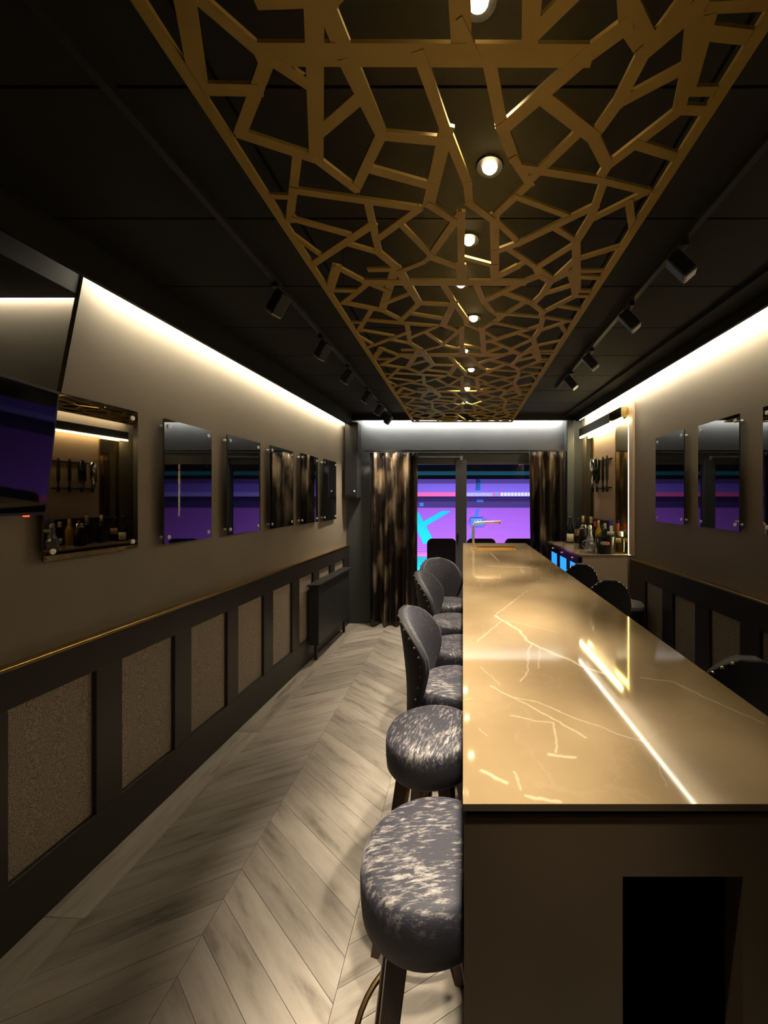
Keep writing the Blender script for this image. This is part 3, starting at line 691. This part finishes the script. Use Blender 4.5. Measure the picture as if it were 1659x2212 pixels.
for a, b, lab in ((1.645, 2.035, 'black glass panel cut by the frame edge, farthest from the bottle counter'), (2.185, 2.565, 'middle one of three black glass panels beyond the bar'), (2.70, 3.095, 'black glass panel closest to the lit bottle counter')):
    glass_panel(Rw, a, b, 1.375, 2.03, lab, M['black_glass'])

# tilted television
tv = thing('television', 'black wall television tilted down with a red standby light', 'television', (-1.55, 1.03, 1.72))
def tvp(u, v, d): # u along wall (y), v 0 bottom..1 top, d out of screen
    y = u+.165*d; x0 = -1.503-.17*(u-1.42); x = x0+.05*v + d*.98; z = 1.500+.442*v - d*.11
    return (x, y, z)
def tvbox(u0, u1, v0, v1, d0, d1):
    m = MB(); m.hexa([tvp(u0, v0, d0), tvp(u0, v0, d1), tvp(u1, v0, d1), tvp(u1, v0, d0)], [tvp(u0, v1, d0), tvp(u0, v1, d1), tvp(u1, v1, d1), tvp(u1, v1, d0)]); return m
tvbox(.63, 1.422, 0, 1, -.035, -.002).build('casing', M['tv_case'], tv, bevel=.003)
tvbox(.640, 1.412, .025, .98, -.004, 0.0).build('screen', M['tv_screen'], tv)
tvbox(1.348, 1.360, -.012, .004, -.015, -.004).build('standby_light', M['red_led'], tv)
tvbox(.9, 1.15, .30, .70, -.145, -.035).build('wall_bracket', M['black_metal'], tv)

# radiator with folded convector look under the far panels
ra = thing('radiator', 'flat black panel radiator under a shelf on the panelled wall by the window', 'radiator', Lw(.09, 4.15, .45))
MB(Lw).box(.105, .128, 3.74, 4.60, .175, .715).build('front_panel', M['radiator'], ra, bevel=.004)
MB(Lw).box(.045, .060, 3.74, 4.60, .175, .715).build('rear_panel', M['radiator'], ra, bevel=.004)
fn = MB(Lw)
for i in range(30):
    y = 3.755+.029*i; fn.box(.060, .105, y, y+.004, .20, .69)
fn = fn.build('convector_fins', M['radiator'], ra); fn['kind'] = 'stuff'
MB(Lw).box(.043, .135, 3.725, 3.745, .165, .725).build('side_cover', M['radiator'], ra)
MB(Lw).box(.037, .152, 3.69, 4.66, .728, .745).build('shelf', M['radiator'], ra, bevel=.003)
MB(Lw).box(.07, .095, 4.56, 4.585, 0.0, .18).build('leg', M['radiator'], ra)
MB(Lw).box(.07, .095, 3.78, 3.805, 0.0, .18).build('leg', M['radiator'], ra)
br = MB(Lw); br.box(.036, .06, 3.85, 3.88, .60, .73); br.box(.036, .06, 4.45, 4.48, .60, .73); br.build('bracket', M['radiator'], ra)

# dark wall box in the far corner
wb = thing('wall_box', 'tall dark grey box with a small white light in the corner beside the curtain', 'wall box', (-1.34, FAR-.08, 2.0))
MB().box(-1.425, -1.262, FAR-.17, FAR-.001, 1.555, 2.475).build('casing', M['wall_box'], wb, bevel=.012)
MB().lathe([(0, 0), (.011, 0), (.009, -.005), (0, -.006)], (-1.305, FAR-.171, 1.645), 12, 'y').build('status_light', M['white_led'], wb)
MB().box(-1.40, -1.29, FAR-.174, FAR-.168, 1.575, 1.60).build('vent', M['black_metal'], wb)

# curtains and their rail
def curtain(x0, x1, y, z0, z1, folds, label, seed, drift=0.0):
    rnd = random.Random(seed); n = 140; m = 26; vs = []; fs = []
    ph = [rnd.uniform(0, 6.28) for _ in range(6)]
    for k in range(m+1):
        v = k/m; z = z1+(z0-z1)*v
        for i in range(n+1):
            u = i/n
            amp = .036+.016*v
            uu = u+.012*sin(3.1*v+ph[0])+.010*sin(2*pi*u*2+ph[1])*v
            d = sin(2*pi*folds*uu+ph[2])*amp+sin(2*pi*folds*.5*uu+ph[3]+v*1.2)*amp*.45+sin(2*pi*folds*2.1*uu+ph[4])*amp*.18
            top = max(0, 1-v*12)*.010*sin(2*pi*folds*3*u)
            vs.append((x0+(x1-x0)*u+drift*v*(1-u*.2)+.012*sin(2*pi*folds*uu*1.0+1.2)*v, y+d+top, z))
    for k in range(m):
        for i in range(n): fs.append((k*(n+1)+i, k*(n+1)+i+1, (k+1)*(n+1)+i+1, (k+1)*(n+1)+i))
    mb = MB(); mb.add(vs, fs); o = mb.build('curtain', M['curtain'], None, smooth=True, auto=180)
    md = o.modifiers.new('cloth', 'SOLIDIFY'); md.thickness = .004
    return tag(o, label, 'curtain', 'dark velvet curtains at the window')
curtain(-1.11, -.545, FAR-.10, .012, 2.115, 4.2, 'dark gold-brown velvet curtain behind the stools on the aisle side', 3, -.03)
curtain(.80, 1.235, FAR-.10, .012, 2.125, 3.4, 'dark gold-brown velvet curtain behind the bottle counter', 5, .015)
cr = MB(); cr.box(-1.2, 1.30, FAR-.115, FAR-.085, 2.128, 2.142); tag(cr.build('curtain_rail', M['black_metal']), 'slim black curtain rail above the window', 'curtain rail')

# ================================================================== BOTTLE COUNTER
def CXf(y): return 1.172-.034*y
CT = 1.045; CY0, CY1 = 3.56, 4.68
ctr = thing('back_counter', 'beige side counter with dark stone top along the lit wall', 'counter', (1.28, 4.1, 0))
def cbox(dx0, y0, y1, z0, z1, wallgap=.004):   # from counter front + dx0 to the wall
    m = MB(); m.hexa([(CXf(y0)+dx0, y0, z0), (RX(y0)-wallgap, y0, z0), (RX(y1)-wallgap, y1, z0), (CXf(y1)+dx0, y1, z0)],
                     [(CXf(y0)+dx0, y0, z1), (RX(y0)-wallgap, y0, z1), (RX(y1)-wallgap, y1, z1), (CXf(y1)+dx0, y1, z1)]); return m
cbox(0, CY0, CY1, CT-.018, CT).build('worktop', M['counter_top'], ctr)
cbox(.03, CY0+.004, CY0+.03, 0, CT-.018).build('side_panel', M['counter_front'], ctr)
cbox(.03, CY1-.03, CY1, 0, CT-.018).build('side_panel', M['counter_front'], ctr)
cbox(.36, CY0+.03, CY1-.03, 0.08, CT-.02).build('back_panel', M['cooler'], ctr)
# three bottle coolers built under the worktop, blue door reflection added as glow
for i, (a, b) in enumerate(((3.592, 3.94), (3.944, 4.292), (4.296, 4.644))):
    t = thing('bottle_cooler', ['blue reflecting bottle cooler closest to the beige counter end', 'middle blue reflecting bottle cooler under the side counter', 'blue reflecting bottle cooler farthest under the side counter, near the curtain'][i], 'cooler', (CXf(a)+.2, (a+b)/2, .1), 'bottle coolers under the side counter')
    def cb(d0, d1, y0, y1, z0, z1):
        m = MB(); m.hexa([(CXf(y0)+d0, y0, z0), (CXf(y0)+d1, y0, z0), (CXf(y1)+d1, y1, z0), (CXf(y1)+d0, y1, z0)], [(CXf(y0)+d0, y0, z1), (CXf(y0)+d1, y0, z1), (CXf(y1)+d1, y1, z1), (CXf(y1)+d0, y1, z1)]); return m
    bd = cb(.055, .35, a, a+.012, .09, CT-.02); 
    for args in ((.05, .35, b-.012, b, .09, CT-.02), (.05, .35, a+.012, b-.012, .09, .11), (.05, .35, a+.012, b-.012, CT-.04, CT-.02)):
        k = cb(*args); bd.add(k.v, k.f)
    bd.build('body', M['cooler'], t)
    ln_ = cb(.052, .34, b-.0145, b-.0122, .112, CT-.042)
    for args in ((.052, .34, a+.0122, a+.0145, .112, CT-.042), (.052, .34, a+.0145, b-.0145, .1102, .112)):
        k = cb(*args); ln_.add(k.v, k.f)
    ln_.build('liner', M['cooler_liner'], t)
    cb(.022, .030, a+.042, b-.042, .15, CT-.10).build('reflection_panel', M['reflection_glow'], t)
    cb(.005, .05, a, b, CT-.085, CT-.02).build('fascia', M['cooler'], t)
    dr = cb(.012, .032, a+.004, a+.042, .10, CT-.09)
    for args in ((.012, .032, b-.042, b-.004, .10, CT-.09), (.012, .032, a+.042, b-.042, .10, .15), (.012, .032, a+.042, b-.042, CT-.10, CT-.09)):
        k = cb(*args); dr.add(k.v, k.f)
    dd = dr.build('door', M['cooler'], t)
    cb(.013, .017, a+.042, b-.042, .15, CT-.10).build('glass', M['cooler_glass'], dd)
    kn = MB(); kn.lathe([(0, 0), (.007, 0), (.007, -.010), (0, -.011)], (CXf((a+b)/2)+.005, (a+b)/2, CT-.052), 12, 'x'); kn.build('knob', M['pink_led'] if i != 5 else None, t)
    for sz in (.42, .70):
        sh = cb(.06, .33, a+.014, b-.014, sz, sz+.006); sh.build('shelf', M['chrome'], t)

# lit back panel on the wall behind the counter
bp_ = thing('lit_back_panel', 'lit wall panel of beige and gold mirror above the bottle counter', 'wall panel', Rw(.01, 4.15, 1.7))
MB(Rw).box(.002, .012, 3.872, 4.46, CT+.003, 2.31).build('beige_panel', M['pink_beige'], bp_)
MB(Rw).box(.002, .016, 3.60, 3.868, CT+.003, 2.39).build('gold_mirror', M['gold_mirror'], bp_)
MB(Rw).box(.002, .016, 4.464, 4.70, CT+.003, 2.39).build('gold_mirror', M['gold_mirror'], bp_)
MB(Rw).box(.012, .019, 3.864, 3.876, CT+.003, 2.30).build('gold_bead', M['gold_trim'], bp_)
MB(Rw).box(.012, .019, 4.456, 4.468, CT+.003, 2.30).build('gold_bead', M['gold_trim'], bp_)
MB(Rw).box(.016, .085, 3.872, 4.76, 2.30, 2.395).build('hood', M['hood'], bp_, bevel=.003)
MB(Rw).box(.055, .075, 3.62, 4.76, 2.283, 2.298).build('light_strip', M['back_led'], bp_)
MB(Rw).box(.016, .080, 3.60, 3.870, 2.300, 2.395).build('hood_end', M['gold_mirror'], bp_)
MB(Rw).box(.002, .010, 3.585, 3.597, CT+.003, 2.30).build('light_strip', M['back_led'], bp_)
MB(Rw).box(.001, .022, 3.50, 3.578, CT+.003, 2.42).build('side_strip', M['counter_front'], bp_, bevel=.002)

# upright chrome and black fittings on the beige panel
rk = thing('wall_rack', 'small black wall bracket holding upright bar fittings on the beige lit panel', 'rack', Rw(.05, 4.2, 1.8))
MB(Rw).box(.013, .020, 3.96, 4.40, 1.955, 1.968).build('rail', M['black_metal'], rk)
MB(Rw).box(.013, .020, 3.96, 4.40, 1.66, 1.673).build('rail', M['black_metal'], rk)
def wallfit(y, r, mat, label, chrome):
    c = Rw(.02+r+.012, y, 0)
    t = thing('bar_fitting', label, 'fitting', (c[0], c[1], 1.66), 'upright fittings in the wall rack')
    p = (c[0], c[1], 0)
    MB().lathe([(0, 1.70), (r*.5, 1.70), (r*.62, 1.735), (r, 1.76), (r, 1.955), (r*.7, 1.975), (0, 1.98)], p, 16).build('tube', mat, t, smooth=True)
    MB().lathe([(0, 1.625), (.010, 1.625), (.014, 1.648), (.014, 1.672), (.006, 1.70), (0, 1.70)], p, 12).build('nozzle', M['black_metal'], t, smooth=True)
    if chrome: MB().lathe([(0, 1.678), (r*.75, 1.678), (r*.75, 1.715), (0, 1.715)], p, 14).build('collar', M['chrome'], t, smooth=True)
    MB().lathe([(0, 1.976), (r*.6, 1.976), (r*.6, 1.992), (0, 1.994)], p, 12).build('cap', M['chrome'] if chrome else M['black_metal'], t, smooth=True)
wallfit(4.345, .036, M['chrome'], 'bright chrome upright fitting at the window end of the wall rack', True)
wallfit(4.225, .036, M['bottle_dark'], 'wide black fitting with chrome collar beside the bright chrome one', True)
wallfit(4.115, .015, M['black_metal'], 'slim black rod between the wide black fitting and the last rod in the rack', False)
wallfit(4.005, .015, M['black_metal'], 'slim black rod at the end of the wall rack nearest the bar stools', False)

# bottles and ware on the counter
def bottle(name, x, y, h, r, mat, label, cap=None, lab=None, shape='wine', labz=(.10, .32), cat='bottle'):
    z = CT+.0005
    t = thing(name, label, cat, (x, y, z), 'bottles and ware on the side counter')
    if shape == 'wine': pr = [(0, .0), (.92, 0), (1, .02), (1, .52), (.93, .60), (.62, .70), (.40, .78), (.36, .90), (0, .90)]
    elif shape == 'spirit': pr = [(0, 0), (.95, 0), (1, .02), (1, .60), (.85, .68), (.42, .74), (.38, .90), (0, .90)]
    else: pr = [(0, 0), (.9, 0), (1, .03), (.97, .5), (.6, .66), (.34, .76), (.32, .90), (0, .90)]
    MB().lathe([(a*r, b*h) for a, b in pr], (x, y, z), 18).build('body', mat, t, smooth=True)
    if cap: MB().lathe([(0, .78*h), (.44*r, .78*h), (.44*r, .985*h), (.34*r, h), (0, h)], (x, y, z), 14).build('cap', cap, t, smooth=True)
    if lab:
        n = 14; vs = []; fs = []; rr = r*1.015; a0 = math.atan2(-y, -x)
        for i in range(n+1):
            a = a0-1.1+2.2*i/n; vs += [(x+rr*cos(a), y+rr*sin(a), z+labz[0]*h), (x+rr*cos(a), y+rr*sin(a), z+labz[1]*h)]
        for i in range(n): fs.append((2*i, 2*i+2, 2*i+3, 2*i+1))
        m = MB(); m.add(vs, fs); o = m.build('label', lab, t, smooth=True, auto=180); o.modifiers.new('s', 'SOLIDIFY').thickness = .0006
    return t
bottle('champagne_bottle', 1.232, 4.52, .300, .044, M['bottle_dark'], 'dark champagne bottle with cream shield label at the window end of the counter', M['foil_green'], M['label_cream'], 'champ', (.06, .36))
bottle('champagne_bottle', 1.320, 4.50, .285, .042, M['bottle_dark'], 'dark champagne bottle with an orange label', M['foil_green'], M['label_orange'], 'champ', (.30, .55))
bottle('wine_bottle', 1.325, 4.34, .320, .040, M['bottle_dark'], 'dark bottle with gold foil neck behind the black jug', M['foil_gold'], None, 'wine')
bottle('wine_bottle', 1.375, 4.22, .315, .042, M['bottle_dark'], 'dark bottle with pale gold cap behind the crystal carafe', M['foil_gold'], None, 'spirit')
bottle('spirit_bottle', 1.40, 4.06, .285, .036, M['bottle_amber'], 'tall amber bottle behind the black ice bucket', M['foil_gold'], None, 'wine')
bottle('spirit_bottle', 1.385, 3.90, .245, .036, M['bottle_green'], 'pale green glass bottle behind the black ice bucket', M['foil_green'], None, 'spirit')
bottle('spirit_bottle', 1.445, 4.00, .260, .034, M['bottle_clear'], 'clear glass bottle with white cap between the green and blue capped bottles', M['cap_white'], M['label_white'], 'spirit')
bottle('spirit_bottle', 1.463, 3.90, .300, .036, M['bottle_clear'], 'clear bottle with dark blue cap', M['cap_blue'], M['label_white'], 'spirit', (.5, .62))
bottle('spirit_bottle', 1.438, 3.815, .245, .034, M['bottle_clear'], 'clear bottle with round white stopper', M['cap_white'], None, 'spirit')
bottle('spirit_bottle', 1.471, 3.655, .205, .040, M['bottle_yellow'], 'squat yellow tinted bottle beside the black ice bucket', M['cap_white'], None, 'spirit')
bottle('spirit_bottle', 1.475, 3.742, .275, .030, M['bottle_clear'], 'slim clear bottle with red cap next to the light strip', M['cap_red'], M['label_white'], 'spirit', (.35, .5))
bottle('spirit_bottle', 1.392, 4.150, .270, .030, M['bottle_dark'], 'slim dark bottle behind the amber one', M['cap_red'], None, 'wine')
# black thermal jug with chrome lid
jx, jy = 1.240, 4.03; z = CT+.0005
t = thing('thermal_jug', 'black thermal jug with shiny chrome lid', 'jug', (jx, jy, z), 'bottles and ware on the side counter')
MB().lathe([(0, 0), (.050, 0), (.054, .01), (.054, .12), (.046, .17), (.036, .20), (0, .20)], (jx, jy, z), 22).build('body', M['bucket'], t, smooth=True)
MB().lathe([(0, .20), (.038, .20), (.042, .215), (.036, .24), (.012, .25), (0, .25)], (jx, jy, z), 20).build('lid', M['chrome'], t, smooth=True)
MB().tube([(jx-.036, jy-.02, z+.20), (jx-.085, jy-.03, z+.19), (jx-.095, jy-.03, z+.12), (jx-.052, jy-.02, z+.05)], .007, 8).build('handle', M['bucket'], t, smooth=True)
# crystal carafe
jx, jy = 1.206, 3.735
t = thing('carafe', 'cut crystal carafe with a loop handle at the counter edge', 'carafe', (jx, jy, z), 'bottles and ware on the side counter')
MB().lathe([(0, 0), (.036, 0), (.046, .015), (.052, .05), (.048, .085), (.034, .105), (.036, .115), (.026, .15), (.018, .185), (.021, .215), (0, .215)], (jx, jy, z), 14).build('body', M['crystal'], t, smooth=True, auto=20)
MB().lathe([(0, .215), (.014, .215), (.020, .235), (.012, .255), (0, .258)], (jx, jy, z), 10).build('stopper', M['label_white'], t, smooth=True)
MB().tube([(jx-.030, jy-.006, z+.115), (jx-.070, jy-.010, z+.105), (jx-.075, jy-.010, z+.06), (jx-.048, jy-.006, z+.04)], .005, 8).build('handle', M['crystal'], t, smooth=True)
# black ice bucket with oval badge
jx, jy = 1.338, 3.685
t = thing('ice_bucket', 'black ice bucket with a white and red oval badge', 'ice bucket', (jx, jy, z), 'bottles and ware on the side counter')
MB().lathe([(0, 0), (.070, 0), (.076, .006), (.090, .155), (.093, .160), (.086, .160), (.078, .03), (0, .02)], (jx, jy, z), 28).build('body', M['bucket'], t, smooth=True)
def badge(a0, a1, mat, name):
    n = 8; vs = []; fs = []; c0 = math.atan2(-jy, -jx)-.10; Rr = .0865
    for i in range(n+1):
        u = a0+(a1-a0)*i/n; hh = .017*math.sqrt(max(.02, 1-(u/.5)**4)); a = c0+u
        vs += [(jx+Rr*cos(a), jy+Rr*sin(a), z+.100-hh), (jx+(Rr+.003)*cos(a), jy+(Rr+.003)*sin(a), z+.100+hh)]
    for i in range(n): fs.append((2*i, 2*i+2, 2*i+3, 2*i+1))
    m = MB(); m.add(vs, fs); o = m.build(name, mat, t, smooth=True, auto=180); o.modifiers.new('s', 'SOLIDIFY').thickness = .001
badge(-.5, .05, M['logo_green'], 'badge'); badge(.05, .5, M['logo_red'], 'badge')
# dark riser shelf at the back of the counter
m = MB(Rw); m.box(.02, .032, 3.98, 4.66, CT+.001, CT+.275); m.box(.02, .075, 3.98, 4.66, CT+.275, CT+.290)
tag(m.build('riser_shelf', M['hood'], None, bevel=.002), 'low dark riser shelf standing along the back of the counter', 'shelf')
# pedal bin beyond the stools
t = thing('pedal_bin', 'black bin with pale grey lid by the end of the counter', 'bin', (1.375, 3.24, 0))
MB().lathe([(0, 0), (.098, 0), (.104, .02), (.106, .66), (0, .66)], (1.375, 3.24, 0), 24).build('body', M['bucket'], t, smooth=True)
MB().lathe([(0, .66), (.108, .66), (.110, .685), (.095, .705), (.05, .717), (0, .72)], (1.375, 3.24, 0), 24).build('lid', M['bin_lid'], t, smooth=True)
MB().box(1.345, 1.405, 3.105, 3.15, .012, .024).build('pedal', M['chrome'], t, bevel=.002)

# ================================================================== OUTSIDE: terrace and stadium
tf = struct(MB().box(-4, 4, FAR+.12, 6.4, -.14, -.03).build('terrace_floor', M['terrace']))
pr = MB(); pr.box(-4, 4, 6.3, 6.42, -.03, .16); p = pr.build('terrace_parapet', M['terrace']); tag(p, 'low concrete edge of the terrace outside the window', 'parapet')
MB().box(-4, 4, 6.31, 6.40, .16, .215).build('blue_capping', M['terrace_blue'], p)
struct(MB().box(-4, 4, FAR+.12, 6.6, 2.42, 2.6).build('terrace_roof', M['roof']))
def terr_seat():
    t = thing('terrace_chair', '', 'seat', (0, 0, -.03), 'dark terrace seats outside the window')
    n = 8; P = [(-.20, .54), (.20, .54)]
    pts = [(-.20, .56)]+[(-.20+.07-.07*cos(q), .965+.07*sin(q)) for q in [pi/2*i/5 for i in range(6)]]+[(.20-.07+.07*sin(q), .965+.07*cos(q)) for q in [pi/2*i/5 for i in range(6)]]+[(.20, .56)]
    N = len(pts); m = MB()
    m.add([(x, -.215-.06*(z-.5), z-.03) for x, z in pts]+[(x, -.165-.06*(z-.5), z-.03) for x, z in pts], [tuple(range(N)), tuple(reversed(range(N, 2*N)))]+[(i, (i+1) % N, N+(i+1) % N, N+i) for i in range(N)])
    m.build('backrest', M['terrace_seat'], t, bevel=.008)
    MB().box(-.20, .20, -.19, .20, .40, .46).build('seat', M['terrace_seat'], t, bevel=.015)
    MB().box(-.235, -.20, -.19, .14, .58, .61).build('armrest', M['terrace_seat'], t, bevel=.006)
    MB().box(.20, .235, -.19, .14, .58, .61).build('armrest', M['terrace_seat'], t, bevel=.006)
    MB().box(-.23, -.205, -.17, -.12, -.03, .59).build('leg', M['terrace_seat'], t)
    MB().box(.205, .23, -.17, -.12, -.03, .59).build('leg', M['terrace_seat'], t)
    MB().box(-.03, .03, -.03, .03, -.03, .40).build('pedestal', M['terrace_seat'], t)
    return t
ts = terr_seat(); ts.location = (-.292, 5.62, -.03); ts['label'] = 'dark terrace seat outside the pane beside the mullion on the aisle side'
copy_tree(ts, (.250, 5.62, -.03), 0, 'dark terrace seat outside, its top edge showing behind the gold tap')
copy_tree(ts, (.775, 5.62, -.03), 0, 'dark terrace seat outside, beyond the sink near the far curtain')

sd = thing('stadium_stand', 'purple lit stadium stand with blue letter strokes across the pitch', 'grandstand', (0, 52, -6))
def tier(y0, z0, y1, z1, n, mat, mat2, nm, x=75):
    a = MB(); b = MB()
    for i in range(n):
        ya = y0+(y1-y0)*i/n; yb = y0+(y1-y0)*(i+1)/n; za = z0+(z1-z0)*i/n; zb = z0+(z1-z0)*(i+1)/n
        a.add([(-x, ya, zb), (x, ya, zb), (x, yb, zb), (-x, yb, zb)], [(0, 1, 2, 3)])
        b.add([(-x, ya, za), (x, ya, za), (x, ya, zb), (-x, ya, zb)], [(0, 1, 2, 3)])
    o = a.build(nm, mat, sd); o['kind'] = 'stuff'; o = b.build(nm, mat2, sd); o['kind'] = 'stuff'
tier(45, -4.75, 60, .10, 30, M['seat_low'], M['riser_low'], 'lower_tier')
tier(58, 2.42, 68, 5.0, 9, M['seat_high'], M['riser_high'], 'upper_tier')
MB().box(-75, 75, 60, 60.4, .1, 1.9).build('concourse_wall', M['stand_dark'], sd)
MB().box(-75, 75, 58, 60.4, 1.75, 1.85).build('concourse_ceiling', M['stand_dark'], sd)
MB().box(-75, .45, 57.8, 58, 1.80, 2.42).build('fascia', M['band_red'], sd)
MB().box(.45, 75, 57.8, 58, 1.80, 2.42).build('fascia', M['band_lilac'], sd)
MB().box(-75, 75, 68, 68.4, 5.0, 6.6).build('rear_wall', M['roof'], sd)
MB().box(-75, 75, 60.4, 70, 6.4, 6.7).build('roof', M['roof'], sd)
MB().box(-75, 75, 59.95, 60.0, 5.05, 5.65).build('roof_light', M['roof_led'], sd)
rf = MB(); rf.box(-75, 75, 60, 60.4, 4.62, 9.5); rf.build('roof_edge', M['roof'], sd)
# white lettering, emblem and pale blocks on the fascia
def lettering(body, x, y, z, size, mat, nm):
    cu = bpy.data.curves.new(nm, 'FONT'); cu.body = body; cu.size = size; cu.extrude = .02; cu.align_x = 'LEFT'
    o = bpy.data.objects.new(nm, cu); C.objects.link(o)
    bpy.context.view_layer.update()
    me = bpy.data.meshes.new_from_object(o.evaluated_get(bpy.context.evaluated_depsgraph_get()))
    bpy.data.objects.remove(o); bpy.data.curves.remove(cu)
    me.materials.clear(); me.materials.append(mat)
    o = bpy.data.objects.new(nm, me); C.objects.link(o)
    o.rotation_euler = (pi/2, 0, 0); o.parent = sd; o.location = Vector((x, y, z))-sd.location
    return o
lettering('ANSTRAMPISEN', .52, 57.74, 1.90, .53, M['band_white'], 'lettering')
em = MB(); em.box(4.42, 5.40, 57.74, 57.79, 1.84, 2.38); em.build('emblem', M['band_red'], sd)
em = MB(); em.lathe([(0, 0), (.22, 0), (.22, -.05), (0, -.05)], (4.95, 57.74, 2.14), 16, 'y'); em.build('emblem', M['cyan'], sd)
for i in range(9):
    MB().box(5.55+.50*i, 5.93+.50*i, 57.75, 57.80, 1.88, 2.36).build('fascia_block', M['band_white'], sd)
# big letter stroke pair laid out in cyan seats on the lower tier (sloped), stairs and gate in blue
def onslope(x, y): return (x, y, -4.75+(y-45)*4.85/15+.40)
def stroke(p, q, wd, mat, nm, up=0):
    (ax, ay), (bx, by) = p, q; dx, dy = bx-ax, by-ay
    nx = wd/2
    m = MB(); N = 30     # coloured seats row by row on the stepped tier
    for i in range(N):
        ya, yb = 45+15*i/N, 45+15*(i+1)/N; za, zb = -4.75+4.85*i/N, -4.75+4.85*(i+1)/N
        if ya < min(ay, by)-.3 or ya > max(ay, by): continue
        x = ax+dx*(ya-ay)/dy
        m.box(x-nx, x+nx, ya-.03-up, yb-.04, za+.005, zb+.02+up)
    return m.build(nm, mat, sd)
stroke((-4.15, 47.6), (-7.15, 57.5), 1.45, M['cyan'], 'letter_stroke')
stroke((-8.0, 48.5), (-2.35, 58.4), 1.35, M['cyan'], 'letter_stroke', .03)
stroke((1.0, 47.8), (2.25, 59.4), .45, M['blue'], 'stair')
m = MB(); m.box(1.05, 2.75, 52.2, 55.4, -2.2, -1.10); m.build('gate', M['blue'], sd)
lettering('1.2.2', 1.45, 52.14, -1.62, .50, M['band_white'], 'lettering')
m = MB(); m.hexa([(1.9, 58.1, 2.62), (2.5, 58.1, 2.62), (3.0, 68, 5.1), (2.3, 68, 5.1)], [(1.9, 58.1, 2.72), (2.5, 58.1, 2.72), (3.0, 68, 5.25), (2.3, 68, 5.25)])
for i in range(9):
    x = 1.95+.09*i; m.box(x, x+.62, 58+10*i/9-.04, 58+10*(i+1)/9-.05, 2.42+2.58*i/9, 2.42+2.58*(i+1)/9+.02)
m.build('stair', M['blue'], sd)
MB().box(1.5, 3.9, 66.5, 68, 4.9, 5.2).build('stair', M['blue'], sd)
MB().box(2.1, 3.1, 59.9, 60, .95, 1.35).build('sign', M['blue'], sd)
MB().box(-6.6, -6.0, 59.9, 60, .30, .85).build('sign', M['blue'], sd)
MB().box(-75, 75, 44.7, 45, -5.9, -4.75).build('front_wall', M['band_red'], sd)
pt = struct(MB().box(-40, 40, 8, 44.7, -5.6, -5.4).build('ground', M['roof']))
MB().box(-8.5, -2, 27, 44.6, -5.4, -5.05).build('pitch_cover', M['teal'], pt)
